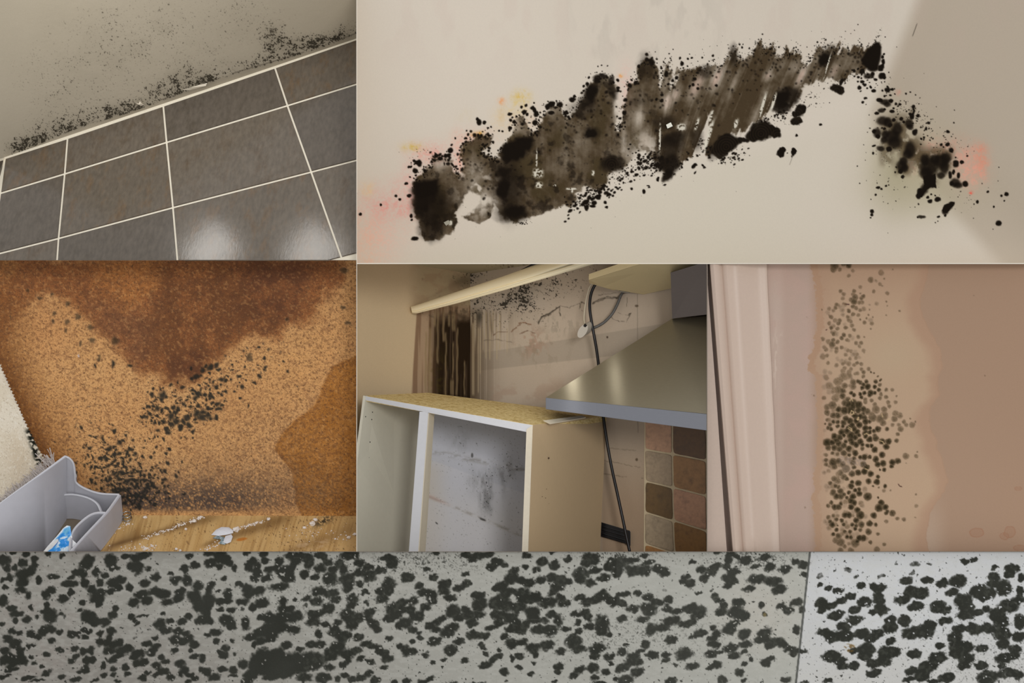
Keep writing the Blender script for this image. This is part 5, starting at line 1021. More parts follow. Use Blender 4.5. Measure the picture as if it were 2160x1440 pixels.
c6 = '''32 2 4 7; 46 2 3 9; 41 0 3 7; 31 6 3 5; 37 6 2 3; 50 7 2 2; 46 12 2 2; 77 9 3 2; 67 16 3 4; 57 23 2 2; 72 17 2 1; 76 20 2 2; 78 22 1 2; 80 15 1 2; 88 6 1 2; 38 27 2 4; 41 30 2 3; 40 34 2 2; 51 27 2 4; 50 30 2 3; 52 33 3 5; 48 35 2 4; 51 37 3 8; 50 42 2 5; 53 43 2 4; 57 29 1 2; 58 34 2 5; 60 32 2 5; 56 38 2 4; 59 38 2 3; 46 46 2 6; 50 49 2 4; 57 45 2 3; 34 40 2 4; 33 43 2 5; 27 44 2 2; 20 45 1 3; 27 50 1 2; 29 52 2 4; 45 52 2 4; 46 55 2 4; 48 56 2 3; 55 50 2 3; 57 54 1 4; 61 57 2 4; 63 53 1 4; 65 50 1 4; 69 52 1 3; 66 45 1 2; 68 58 2 3; 67 63 1 2; 82 37 1 4; 83 41 1 2; 83 29 2 2; 70 27 2 3; 73 39 2 1; 66 40 1 1; 82 50 1 2; 95 46 1 3; 37 55 2 4; 36 58 2 5; 27 58 2 3; 29 62 2 7; 35 63 2 4; 43 62 2 5; 49 60 2 3; 51 64 2 3; 31 68 2 6; 41 69 2 6; 39 72 2 6; 47 70 2 3; 44 74 2 4; 55 71 2 3; 61 71 1 3; 21 73 2 3; 31 74 2 5; 35 76 2 5; 30 78 3 6; 53 77 2 3; 58 77 2 4; 56 80 2 2; 34 82 2 4; 39 81 2 4; 34 85 2 3; 22 81 2 2; 24 83 2 3; 45 84 2 2; 48 85 2 2; 50 87 1 2; 43 88 2 2; 54 88 2 2; 60 84 2 2; 61 86 1 2; 21 90 3 2; 25 89 2 3; 53 91 2 2; 47 92 2 2; 26 96 2 3; 34 98 2 2; 40 97 2 3; 46 98 2 2; 54 96 2 4; 51 98 2 3; 58 97 2 3; 42 101 2 2; 48 102 2 2; 58 102 2 3; 60 105 2 3; 65 102 2 3; 67 105 1 5; 70 106 1 4; 60 109 2 3; 63 114 2 6; 74 109 1 4; 72 114 2 6; 76 113 1 8; 76 117 2 4; 60 117 2 7; 59 120 2 8; 64 119 3 8; 71 119 2 8; 77 112 1 6; 75 122 2 7; 82 122 2 3; 88 122 2 2; 41 109 4 2; 46 108 3 2; 35 114 4 2; 38 112 3 2; 24 110 3 1; 27 118 4 1; 50 115 3 4; 55 114 2 6; 57 115 2 6; 42 118 3 4; 50 119 3 3; 36 122 4 3; 40 123 3 5; 48 125 2 9; 51 127 2 8; 57 126 2 9; 61 125 2 9; 58 129 2 7; 67 125 3 9; 71 125 2 8; 66 127 2 8; 40 128 3 6; 33 130 4 2; 22 130 2 2; 76 130 2 3; 62 131 2 3; 68 132 2 3; 77 126 2 3; 82 129 2 3; 45 132 3 5; 42 135 3 6; 50 135 4 7; 56 136 3 8; 62 134 2 3; 71 136 2 3; 84 134 2 2; 91 134 2 2; 92 128 1 2'''
c7 = '''25 4 3 3; 30 2 4 4; 25 9 3 4; 36 6 3 7; 42 7 4 8; 48 7 4 9; 55 7 3 9; 50 3 3 9; 55 2 4 9; 46 1 4 7; 60 6 3 7; 64 8 3 5; 72 6 4 3; 80 6 3 3; 85 3 2 3; 60 10 2 5; 31 12 3 6; 35 12 3 6; 43 15 3 7; 41 19 3 7; 47 17 3 9; 52 12 3 9; 57 13 3 9; 53 17 3 9; 61 14 3 6; 56 21 3 9; 49 21 3 9; 69 14 4 4; 68 11 3 3; 76 15 4 4; 80 12 4 3; 79 19 3 4; 66 18 2 6; 62 18 3 8; 90 15 3 3; 91 10 3 2; 95 12 3 2; 99 18 2 3; 101 21 2 2; 88 21 2 2; 94 21 2 2; 96 25 3 3; 107 21 3 2; 105 15 1 2; 110 18 1 2; 25 16 2 4; 31 18 2 7; 35 18 2 7; 23 20 1 5; 28 21 2 5; 26 24 2 5; 29 25 2 7; 35 22 2 7; 40 22 2 8; 46 24 3 9; 51 25 3 9; 44 27 3 8; 39 28 3 8; 54 28 3 8; 62 24 3 8; 66 24 2 8; 62 29 3 8; 66 28 2 8; 70 27 2 7; 74 25 3 7; 83 25 2 6; 71 31 2 5; 56 31 2 8; 48 31 4 9; 52 33 3 9; 32 32 3 8; 37 33 3 8; 41 31 2 8; 62 32 2 8; 66 35 3 8; 72 34 3 7; 48 35 3 9; 43 37 2 8; 34 36 3 7; 57 37 3 8; 25 38 4 8; 30 38 3 8; 36 39 3 7; 53 40 3 8; 49 38 3 8; 41 41 3 7; 37 44 3 6; 32 43 3 7; 26 43 3 6; 59 40 2 8; 64 41 2 8; 68 41 2 8; 78 37 3 9; 84 37 3 9; 82 42 3 9; 92 36 2 5; 93 30 2 4; 46 44 3 8; 52 48 3 9; 59 44 2 6; 71 45 3 9; 78 50 3 9; 46 50 2 7; 41 48 3 6; 35 49 2 4; 30 48 2 5; 24 50 2 3; 57 52 2 8; 61 52 3 8; 66 52 2 7; 51 53 2 7; 72 54 3 8; 74 59 3 8; 79 58 3 9; 88 57 3 9; 93 56 3 7; 101 51 3 3; 111 51 2 2; 112 47 1 2; 101 58 1 1; 24 55 2 5; 24 59 2 4; 31 57 4 7; 36 56 3 6; 32 61 3 5; 40 59 3 5; 43 63 4 4; 50 57 3 5; 60 59 3 6; 49 68 3 6; 55 67 3 8; 51 62 2 6; 63 62 3 9; 61 66 3 9; 67 68 3 9; 76 64 1 8; 80 64 2 8; 87 61 2 8; 65 75 3 9; 73 76 3 9; 74 71 2 8; 69 80 1 7; 81 80 2 9; 75 81 1 4; 38 67 3 4; 41 71 3 4; 44 73 2 6; 32 73 3 4; 35 75 3 3; 28 77 2 5; 33 80 2 6; 36 81 2 5; 49 76 2 8; 55 77 3 8; 48 80 3 8; 52 84 2 8; 56 83 2 8; 46 86 2 7; 38 85 3 6; 31 86 3 6; 34 90 3 7; 38 90 3 6; 41 88 2 6; 56 87 3 9; 50 90 3 9; 44 91 2 7; 64 90 4 9; 74 91 1 7; 48 94 3 8; 51 96 3 9; 48 100 3 9; 29 96 2 6; 26 99 2 5; 32 100 3 7; 36 100 3 7; 38 97 2 7; 77 96 3 9; 75 101 4 9; 81 100 3 8; 83 104 2 7; 82 106 2 7; 88 106 3 6; 93 111 2 3; 99 112 2 3; 54 103 3 9; 57 108 4 9; 53 113 3 8; 42 108 3 8; 46 108 3 8; 70 108 3 9; 31 108 2 4; 26 110 2 4; 34 112 2 6; 39 113 2 7; 41 117 2 7; 28 114 2 7; 30 117 3 8; 35 118 1 6; 49 117 2 7; 53 118 2 7; 58 117 3 6; 66 116 3 8; 72 117 2 7; 52 121 2 8; 57 122 2 5; 34 122 2 8; 31 126 2 7; 42 124 2 6; 47 124 2 6; 65 124 3 6; 74 126 2 4; 36 128 3 5; 44 129 2 8; 48 129 2 7; 56 130 3 9; 60 130 3 9; 54 133 2 8; 52 135 4 4; 38 134 4 4; 33 132 3 3; 67 134 2 5; 80 136 2 3; 38 142 3 3; 48 142 3 3; 73 141 3 3; 42 138 2 3; 82 114 2 2; 111 88 1 2; 111 99 2 1; 110 110 1 1; 86 84 1 2'''
base = p.M.copy()
def rosette(x, y, R, k):
    i0 = max(0, int((y - R * 1.4 - 3 - p.y0) / p.step)); i1 = int((y + R * 1.4 + 3 - p.y0) / p.step) + 2; j0 = max(0, int((x - R * 1.4 - 3 - p.x0) / p.step)); j1 = int((x + R * 1.4 + 3 - p.x0) / p.step) + 2
    sl = (slice(i0, i1), slice(j0, j1)); xx = p.X[sl] + p.wx[sl] - x; yy = p.Y[sl] + p.wy[sl] - y
    if xx.size == 0: return
    r = np.hypot(xx, yy) / R; v = k * (1 - .62 * np.clip(r, 0, 1) ** 1.6) * (1 - ss(.72, 1.12, r)); p.M[sl] = np.maximum(p.M[sl], v)
for s_, y0 in ((c6, 555), (c7, 850)):
    for a in parse(s_):
        x, y, r, k = 1690 + a[0] * 2.188, y0 + a[1] * 2.188, a[2] * 2.188, a[3] / 9
        rosette(x, y, r * 1.12, min(.95, .2 + .85 * k) * (.78 if y < 780 else 1))
r_ = random.Random(4)
for _ in range(260):                                                  # faint extra rosettes filling the swarm
    y = r_.uniform(640, 1150); x = 1765 + r_.gauss(0, 26) + (y - 800) * .04
    if x < 1738 or y < 760 and r_.random() < .6: continue
    rosette(x, y, r_.uniform(4, 6.5), r_.uniform(.12, .34))
# pale seams where rosettes touch + dense grain
ker = np.clip(p.M * 1.08 * (.86 + .28 * vn(X, Y, 2.4, seed=10)), 0, 1); seam = ss(.10, .02, np.abs(vn(X, Y, 12, seed=11) - .5)) * ss(.4, .8, ker) * np.exp(-((X - 1772) / 38) ** 2 - ((Y - 910) / 95) ** 2); p.mix(ker * (1 - .1 * seam), (50, 42, 26))
p.mix(.35 * ss(.45, .7, vn(X, Y, 2, seed=7)) * ker, (36, 30, 20)); p.mix(.3 * ss(.5, .75, vn(X, Y, 2.3, seed=8)) * ker * (1 - ker), (140, 116, 88))
p.mix(.5 * ss(3, 0, np.abs((Y - 973) - (X - 1800) * .14 + 0) - 6) * ss(1765, 1775, X) * ss(1832, 1820, X) * ss(.3, .6, vn(X, Y, 2, seed=2)), (132, 116, 106)); p.mix(.3 * np.exp(-((X - 1785) / 12) ** 2 - ((Y - 988) / 9) ** 2), (140, 124, 116))
def line5(pts, c, k=.8, w=.8):
    for a, b in zip(pts, pts[1:]):
        ex, ey = b[0] - a[0], b[1] - a[1]; t = np.clip(((X - a[0]) * ex + (Y - a[1]) * ey) / (ex * ex + ey * ey), 0, 1); d = np.hypot(X - a[0] - t * ex, Y - a[1] - t * ey); p.mix(k * ss(w + .7, w - .3, d), c)
pale = (186, 160, 122)
for pts in ([(1793, 873), (1796, 866), (1800, 868), (1801, 872), (1797, 874), (1793, 873)], [(1808, 884), (1811, 880), (1809, 886), (1811, 884), (1808, 884)], [(1789, 903), (1797, 909), (1796, 904), (1790, 900)], [(1823, 916), (1828, 914), (1832, 917)], [(1855, 929), (1862, 931), (1865, 936)], [(1825, 988), (1832, 991)], [(1860, 872), (1862, 879)], [(1792, 845), (1796, 840), (1799, 846)], [(1870, 888), (1876, 883)]): line5(pts, pale)
for pts in ([(1895, 1021), (1898, 1025), (1902, 1026)], [(1782, 641), (1791, 642)], [(1742, 696), (1744, 695)]): line5(pts, (60, 30, 20), .9, .8)
p.M = ker
tag(link('wall_papered', p.mesh('wall_papered', pd), mat('papered_wall', attr=True, rough=.62, noise=.025, nscale=60, bump=.12, bscale=60, spec=.3)), kind='structure')
mould(p, 'mold_stain', pd, lambda x, y: (y < 780), 'loose scatter of faint round mould rosettes at the top of the water stain', 'mold', th=.22, h=.5)
mould(p, 'mold_stain', pd, lambda x, y: (y >= 780), 'dense column of dark round mould rosettes in the lower part of the water stain', 'mold', th=.22, h=.5)
# moulded door trim
tr = empty('door_trim', P(1570, 1163, 30), kind='structure'); tr.name = 'trim_1'
wm = mat('trim_paint', (192, 172, 158), rough=.38, noise=.02, nscale=30, spec=.4)
prof = [(0, 24), (.02, 6), (.08, 2), (.15, 5), (.19, 13), (.22, 16), (.25, 12), (.30, 10), (.38, 14), (.46, 17), (.52, 15), (.60, 20), (.70, 26), (.80, 31), (.90, 34), (.94, 33), (.99, 35), (1, 43)]
bm = bmesh.new(); rowsv = []
for i in range(41):
    t = i / 40; y = 545 + t * 630; x0 = 1495 + (y - 556) * .0815; x1 = 1618 + (y - 556) * .0455; x1 += .5 * math.sin(y / 17) * (.6)
    rowsv.append([bm.verts.new(P(x0 + (x1 - x0) * u, y, h)) for u, h in prof])
for a, b in zip(rowsv, rowsv[1:]):
    for k in range(len(prof) - 1): bm.faces.new((a[k], a[k + 1], b[k + 1], b[k]))
bmesh.ops.recalc_face_normals(bm, faces=bm.faces)
if bm.faces[:][5].normal.y > 0: bmesh.ops.reverse_faces(bm, faces=bm.faces)
me = bpy.data.meshes.new('architrave'); bm.to_mesh(me); bm.free(); o1 = link('trim_architrave', me, wm, None, True); tag(o1, kind='structure'); bpy.data.objects.remove(tr)
o2 = flat('trim_jamb', [(1478, 545, 18), (1492.6, 545, 18), (1492.8, 600, 18), (1512, 850, 18), (1534, 1175, 18), (1478, 1175, 18)], mat('jamb_paint', (184, 164, 150), rough=.45, noise=.03, nscale=30), None, 24); tag(o2, kind='structure')
clip([o1, o2], 1492.2, 557, 2174, 1162.6)

# ================================================================ compartment 6: long grey board with round mould, and its joint (0..2160, 1163..1440)
D6 = ['14 1 5 3; 51 2 4 4; 65 4 3 3; 27 3 5 4; 36 8 6 4; 4 9 9 7; 8 18 5 6; 16 17 4 5; 24 12 6 6; 37 14 5 5; 25 24 11 8; 33 20 6 6; 24 33 9 6; 3 30 4 4; 10 28 5 5; 41 30 4 6; 22 41 8 4; 30 46 5 5; 56 26 8 4; 75 27 5 3; 90 14 9 6; 93 8 9 6; 82 22 7 5; 88 24 5 6; 101 22 6 6; 111 25 5 4; 105 32 5 6; 117 10 9 9; 120 18 7 4; 133 5 7 4; 143 7 8 5; 152 3 9 5; 145 17 9 9; 137 15 4 5; 157 18 4 4; 165 26 6 6; 153 33 8 6; 127 30 9 5; 118 33 8 6; 125 38 6 5; 137 37 5 6; 90 34 6 7; 98 40 6 5; 74 34 12 5; 55 40 6 5; 48 45 7 7; 66 50 8 6; 50 56 4 4; 75 43 4 5; 103 49 11 8; 107 43 6 5; 117 42 6 4; 104 56 5 5; 87 54 5 4; 84 62 4 3; 3 52 7 8; 12 60 7 4; 18 66 9 5; 28 72 7 5; 16 73 4 3; 2 76 4 4; 33 59 4 4; 38 69 3 3; 53 68 10 9; 47 62 6 4; 65 66 4 3; 69 69 2 3; 93 69 10 9; 100 74 7 6; 110 74 8 6; 119 67 6 5; 122 60 5 4; 5 38 5 3; 149 45 10 6; 141 54 8 6; 155 52 8 6; 172 45 10 7; 163 42 7 5; 176 54 8 5; 188 50 8 6; 185 30 7 6; 197 30 7 7; 195 18 5 6; 200 5 6 4; 205 15 7 5; 208 36 8 6; 180 23 4 3; 190 42 8 5; 205 47 10 8; 210 58 8 9; 138 68 5 4; 142 72 3 3; 150 68 9 2; 144 76 4 2; 168 76 9 7; 172 65 4 3; 180 73 5 4; 192 74 7 5; 198 68 5 4; 212 72 8 6; 158 82 3 2; 175 83 9 5; 188 84 7 5; 196 86 5 4; 185 93 8 6; 192 95 7 5; 200 92 6 5; 205 98 8 5; 164 91 4 3; 13 84 6 4; 20 86 5 4; 8 92 7 6; 16 97 8 6; 22 104 6 5; 5 104 7 5; 10 112 9 6; 22 112 7 7; 30 100 3 4; 35 98 5 2; 33 86 6 6; 40 90 5 4; 46 84 7 6; 53 82 8 6; 62 85 4 4; 54 94 5 5; 76 87 5 5; 82 88 4 4; 88 83 5 3; 94 84 5 3; 90 90 5 3; 106 86 4 4; 117 84 6 6; 115 92 5 6; 105 95 5 6; 112 97 5 5; 126 96 6 6; 142 91 3 2; 135 102 8 5; 128 105 8 5; 115 105 8 5; 120 98 6 5; 145 108 10 6; 155 97 8 4; 165 100 7 4; 160 106 7 5; 170 111 4 4; 63 104 5 4; 49 109 5 4; 33 112 4 3; 79 102 5 4; 88 105 6 5; 96 104 5 6; 76 115 6 4; 80 110 5 3; 92 115 7 6; 98 114 5 5; 90 124 6 5; 84 127 4 3; 36 118 5 3; 44 121 4 3; 53 125 3 2; 48 128 6 4; 15 117 8 5; 4 116 6 6; 25 117 6 4; 10 124 6 5; 17 124 5 3; 7 131 6 2; 2 133 4 3; 30 133 10 3; 40 136 10 2; 65 132 6 3; 80 135 7 3; 100 136 6 2; 110 130 5 4; 108 120 3 6; 120 124 5 4; 132 122 5 5; 120 130 4 3; 135 129 5 3; 145 118 7 5; 152 116 6 5; 165 120 6 6; 175 116 6 4; 172 126 8 5; 190 118 8 6; 195 125 7 5; 205 110 6 4; 214 112 5 5; 213 125 5 5; 180 132 6 5; 165 130 5 3; 150 133 6 4; 155 128 4 3; 200 130 5 3; 205 133 6 4; 190 130 4 4; 198 137 4 3; 124 136 5 2; 184 104 5 4; 200 104 3 3; 141 112 7 3; 125 110 8 3; 118 115 7 4',
'4 2 7 4; 15 3 8 5; 18 8 9 6; 6 12 7 6; 25 11 5 6; 15 16 5 3; 44 2 5 3; 62 3 6 4; 31 17 4 4; 20 29 4 3; 22 10 6 5; 50 10 6 5; 46 16 6 6; 56 15 5 4; 63 10 5 4; 68 19 6 5; 79 10 6 5; 55 22 6 6; 52 29 5 4; 66 28 8 5; 76 17 5 5; 84 22 10 8; 88 28 9 6; 90 4 7 4; 100 5 9 5; 95 11 7 6; 91 17 6 5; 110 6 6 5; 110 13 7 7; 125 5 5 6; 130 11 6 5; 122 18 7 6; 120 4 4 4; 105 24 6 5; 116 27 6 4; 132 29 9 9; 135 19 6 4; 142 13 6 5; 147 19 6 6; 150 4 9 6; 158 4 6 5; 163 12 7 5; 173 16 7 4; 162 22 9 5; 174 26 9 7; 183 20 6 4; 189 20 4 4; 195 7 8 6; 198 14 7 6; 190 6 5 4; 150 30 10 8; 163 34 5 4; 151 39 7 4; 194 34 9 8; 185 42 6 5; 195 42 6 5; 187 50 8 6; 212 27 7 6; 78 37 12 5; 36 34 5 4; 7 35 5 4; 3 40 5 5; 44 38 7 5; 57 41 9 6; 46 45 7 5; 14 42 4 2; 26 40 5 2; 24 45 5 5; 16 53 6 5; 24 51 6 5; 17 61 5 3; 40 53 8 5; 29 61 6 4; 40 61 3 2; 61 54 9 6; 52 58 6 5; 4 50 8 8; 4 58 6 6; 2 65 6 6; 4 73 7 5; 23 72 9 7; 29 79 6 5; 43 76 6 8; 58 69 4 4; 82 52 5 6; 90 60 6 4; 82 60 6 5; 68 70 9 7; 82 70 12 8; 95 68 10 7; 78 80 12 7; 66 82 9 7; 93 82 9 6; 70 88 8 5; 58 85 8 6; 48 90 9 5; 60 94 8 5; 70 93 6 4; 120 42 9 6; 134 44 9 5; 108 49 6 4; 118 53 8 5; 138 51 7 4; 156 50 7 7; 154 57 6 4; 169 43 5 3; 170 54 5 3; 95 51 3 3; 106 56 3 2; 130 60 8 7; 118 65 9 5; 112 66 6 4; 115 74 9 6; 128 77 6 5; 140 75 5 5; 137 84 8 6; 120 87 5 6; 150 67 9 8; 155 76 8 8; 162 70 6 6; 173 64 8 5; 172 70 6 5; 178 77 7 6; 182 82 5 4; 195 70 9 6; 200 60 10 7; 208 55 6 6; 202 66 6 6; 212 62 6 4; 212 75 8 7; 205 78 5 4; 12 85 7 5; 3 88 5 3; 12 95 4 4; 30 94 3 3; 22 102 5 4; 52 98 3 4; 20 110 7 5; 31 108 3 3; 15 106 3 3; 86 98 8 5; 100 102 5 3; 112 98 7 5; 122 98 7 5; 145 90 8 6; 150 88 5 5; 162 90 7 5; 170 97 7 4; 178 100 7 3; 184 104 5 5; 190 107 6 4; 193 113 8 5; 140 100 10 7; 135 106 10 6; 150 108 9 6; 160 104 7 5; 133 112 8 4; 195 91 5 4; 205 100 4 4; 212 105 6 7; 165 113 6 4; 175 116 5 4; 189 121 5 3; 151 115 4 5; 145 119 5 4; 132 122 6 4; 88 118 44 13; 62 110 14 9; 77 108 9 8; 115 116 12 10; 55 118 10 10; 70 125 25 6; 95 124 28 6; 40 118 6 6; 18 124 6 4; 29 125 6 5; 3 127 5 6; 10 133 8 5; 30 131 6 2; 48 130 9 6; 45 136 8 4; 70 133 12 4; 85 131 8 5; 105 133 10 5; 125 133 10 7; 148 130 5 4; 155 135 6 4; 165 133 7 4; 173 128 6 4; 180 135 8 4; 140 134 4 4; 200 137 4 3; 212 136 5 3',
'60 4 7 4; 28 2 5 3; 72 5 8 5; 83 3 8 4; 65 9 5 4; 92 11 8 5; 86 16 7 5; 101 14 4 4; 110 20 7 4; 122 16 5 4; 134 19 6 4; 124 4 6 5; 140 11 8 6; 152 14 7 6; 167 8 6 4; 150 1 5 2; 187 6 7 5; 193 8 10 8; 186 12 6 5; 195 20 8 5; 209 17 7 6; 212 10 6 5; 180 23 10 8; 180 30 7 5; 187 24 5 4; 205 28 9 5; 191 33 7 6; 60 24 5 3; 18 19 5 3; 25 27 6 5; 1 27 5 5; 10 36 6 4; 36 36 8 7; 41 32 5 5; 36 42 7 5; 52 38 8 5; 60 34 6 5; 15 43 8 5; 23 47 8 8; 24 53 6 4; 43 49 8 5; 3 52 8 6; 16 59 8 5; 108 28 10 7; 97 37 9 7; 90 39 5 4; 118 31 6 5; 126 33 8 6; 138 30 6 6; 105 43 9 5; 150 27 8 6; 160 30 8 7; 156 37 10 6; 168 32 5 4; 119 43 9 6; 73 46 9 5; 74 54 10 7; 72 60 8 6; 95 52 12 9; 90 56 8 6; 102 57 10 7; 120 48 9 6; 133 48 9 6; 125 52 8 5; 146 53 12 7; 151 43 7 4; 160 48 6 5; 163 55 8 5; 179 48 8 4; 188 53 8 6; 198 50 8 6; 204 46 8 7; 212 53 6 7; 46 63 9 9; 52 70 7 5; 59 61 6 5; 62 67 8 5; 66 75 8 6; 75 67 7 4; 34 70 6 5; 28 74 6 4; 20 78 6 5; 27 82 7 5; 10 68 7 7; 2 63 5 7; 5 70 5 5; 3 83 6 5; 10 86 4 3; 11 91 5 3; 3 95 4 3; 40 85 9 7; 46 80 9 5; 24 95 7 5; 32 93 4 4; 52 95 7 5; 115 59 10 7; 90 66 6 6; 98 68 7 6; 108 70 9 7; 112 76 8 6; 95 75 8 5; 86 80 7 5; 106 82 7 5; 117 82 8 6; 130 64 10 7; 132 72 12 5; 141 73 8 4; 124 76 5 5; 150 66 7 5; 157 72 6 8; 135 83 9 6; 148 83 11 7; 165 82 6 4; 175 66 8 4; 185 64 7 5; 188 70 5 5; 178 75 4 4; 190 79 7 5; 203 75 9 10; 203 83 8 7; 178 84 5 4; 173 88 5 3; 210 88 4 3; 66 88 8 6; 78 89 9 5; 100 90 6 4; 108 97 8 7; 119 96 6 5; 130 102 10 7; 145 98 10 7; 160 105 8 4; 173 95 11 7; 178 103 10 5; 198 102 12 6; 195 110 8 5; 210 111 8 5; 43 104 9 7; 4 105 6 5; 17 109 5 4; 24 117 3 3; 36 114 4 2; 58 115 5 4; 76 98 5 3; 77 102 4 3; 81 108 4 4; 94 110 5 3; 95 104 3 3; 88 114 6 4; 80 120 9 5; 108 112 3 4; 116 110 7 4; 132 109 5 4; 131 117 4 3; 115 122 5 4; 100 127 6 5; 128 129 5 3; 157 121 6 5; 156 127 5 3; 180 125 8 5; 193 123 8 6; 173 131 6 4; 195 133 7 4; 206 127 6 4; 212 118 4 3; 15 137 8 3; 22 134 5 3; 40 139 12 2; 70 139 12 2; 102 136 3 2; 153 137 4 2; 200 139 12 3',
'5 12 10 8; 3 22 8 6; 18 9 10 4; 32 4 5 3; 37 11 7 4; 19 20 9 8; 31 20 9 8; 45 18 7 5; 52 21 8 6; 82 11 5 3; 92 19 7 5; 103 21 8 6; 108 15 7 4; 95 28 6 5; 72 30 6 4; 77 26 4 3; 80 34 7 6; 122 3 7 4; 120 9 5 4; 119 16 6 5; 126 21 8 5; 120 27 9 6; 124 32 8 5; 119 37 6 4; 108 1 5 2; 129 5 4 3; 138 9 8 5; 159 6 7 4; 148 16 6 3; 164 16 7 6; 180 19 8 6; 191 11 5 4; 199 14 6 5; 201 24 4 4; 150 29 12 6; 168 31 11 6; 142 39 9 4; 174 40 10 6; 88 44 5 2; 103 41 3 2; 20 39 2 1; 53 40 3 2; 10 45 9 4; 25 45 5 4; 36 48 7 5; 45 53 8 5; 57 51 7 5; 3 52 5 6; 8 55 7 4; 19 60 8 5; 30 58 5 4; 37 61 10 8; 55 60 7 5; 66 63 8 4; 80 60 12 6; 90 63 9 6; 87 68 10 4; 8 70 8 5; 30 72 10 4; 60 73 12 6; 50 80 9 5; 74 77 8 4; 82 74 7 4; 38 82 7 8; 106 47 5 4; 111 52 6 4; 115 57 5 4; 113 63 8 5; 131 53 8 6; 128 63 10 7; 135 68 10 7; 125 76 8 5; 121 82 9 7; 137 87 8 7; 104 80 5 4; 89 86 7 5; 82 90 4 2; 95 86 5 3; 108 87 6 5; 103 92 7 3; 155 57 4 4; 158 66 3 3; 176 58 7 4; 184 62 7 5; 192 53 9 5; 198 61 5 5; 192 82 4 6; 158 85 10 6; 155 93 10 6; 170 95 11 6; 163 100 7 4; 178 97 6 4; 185 102 9 4; 192 105 8 3; 200 105 5 3; 188 109 5 3; 60 93 8 6; 33 98 6 5; 12 98 4 2; 8 106 7 5; 20 110 9 5; 40 109 8 5; 28 105 6 3; 55 109 6 4; 54 115 5 3; 73 108 11 8; 64 119 4 2; 20 117 12 5; 8 123 9 5; 24 127 8 6; 105 98 8 5; 122 102 10 6; 138 98 9 5; 102 108 8 5; 110 106 5 3; 126 110 8 4; 136 106 5 3; 142 109 3 2; 137 118 5 3; 145 114 3 3; 82 121 9 4; 107 119 8 5; 100 123 5 3; 160 117 7 5; 166 113 6 3; 132 127 6 5; 114 135 6 5; 137 135 4 3; 181 135 7 4; 12 136 10 7; 2 134 4 3; 59 137 8 4; 200 138 6 2',
'1 26 4 3; 2 35 4 3; 31 19 5 3; 10 38 5 3; 39 27 4 2; 65 26 5 3; 44 35 6 4; 57 36 5 4; 20 41 7 3; 33 47 7 5; 23 52 9 5; 2 54 8 6; 2 62 6 5; 12 57 8 5; 17 67 11 6; 37 61 8 5; 37 72 10 6; 48 53 9 7; 63 39 9 5; 63 50 8 9; 65 61 9 7; 56 64 5 4; 101 13 7 4; 98 22 3 3; 92 30 9 5; 114 30 8 5; 130 33 8 6; 147 31 11 8; 140 43 9 5; 97 42 10 8; 108 44 10 7; 87 51 10 6; 102 58 11 6; 154 11 5 4; 163 9 5 3; 185 17 5 3; 204 18 10 6; 184 27 8 7; 200 24 7 5; 213 27 5 6; 183 34 8 5; 195 38 10 10; 212 41 5 6; 168 42 12 8; 180 44 8 7; 173 49 8 4; 212 50 6 6; 125 58 11 8; 133 62 8 5; 152 52 11 9; 155 59 10 6; 155 67 11 6; 167 64 8 4; 177 60 5 4; 200 57 14 9; 187 66 11 8; 192 74 9 8; 212 74 8 9; 26 79 9 6; 75 72 8 6; 90 73 8 7; 75 80 9 7; 4 85 8 6; 15 90 12 8; 28 89 10 7; 44 86 10 6; 62 86 8 6; 55 91 10 6; 76 94 7 5; 98 86 14 8; 112 84 12 9; 117 76 8 6; 133 73 9 5; 147 81 9 6; 143 90 10 6; 128 99 7 4; 145 98 10 6; 155 100 10 7; 160 80 8 6; 165 83 9 6; 178 81 10 6; 193 87 12 8; 195 98 9 6; 207 102 8 5; 210 90 8 7; 172 102 9 5; 50 103 12 8; 48 110 10 6; 70 106 10 8; 78 106 10 6; 68 116 10 7; 56 118 8 6; 36 104 6 4; 13 110 12 7; 22 115 8 5; 25 121 8 4; 37 120 6 6; 100 108 9 6; 125 112 12 8; 117 120 12 7; 58 128 10 5; 97 126 8 5; 110 125 9 8; 108 132 10 6; 95 135 8 4; 135 133 11 6; 145 107 9 7; 155 112 10 8; 152 121 9 5; 170 120 9 5; 195 112 12 6; 205 110 9 5; 192 120 6 4; 178 133 14 10; 198 128 14 6; 210 130 8 6; 10 136 6 3; 120 137 8 3; 82 13 2 2; 116 13 3 2']
jx = lambda y: 1708.5 - (y - 1163) * .107
p = Paint(-14, 1163.6, 2174, 1454, 1.5); X, Y = p.X, p.Y
p.fill((150, 149, 142)); lt = X > jx(Y)
p.mix(.9 * ss(300, 1600, X - (Y - 1163) * .9), (170, 171, 164)); p.mix(.75 * ss(620, 40, X) , (130, 127, 121)); p.mix(.7 * ss(1250, 1440, Y) * ss(1100, 200, X), (120, 116, 110))  # light fall-off painted in: board darker towards the lower left
p.mix(.95 * lt, (196, 198, 201)); p.mix(.5 * lt * ss(1300, 1440, Y), (184, 182, 176)); p.mix(.4 * (~lt) * np.exp(-((X - 1600) / 90) ** 2 - ((Y - 1290) / 90) ** 2), (188, 180, 168)); p.mix(.25 * fbm(X, Y, 60, seed=2), (160, 158, 150)); p.mix(.25 * ss(.5, .7, fbm(X, Y, 40, seed=6)) * ss(600, 0, X), (140, 128, 122))
p.mix(.22 * ss(.4, .7, fbm(X, Y, 12, 5, seed=7)), (186, 186, 180))
p.warp(5.0, 8, seed=5, o=3)
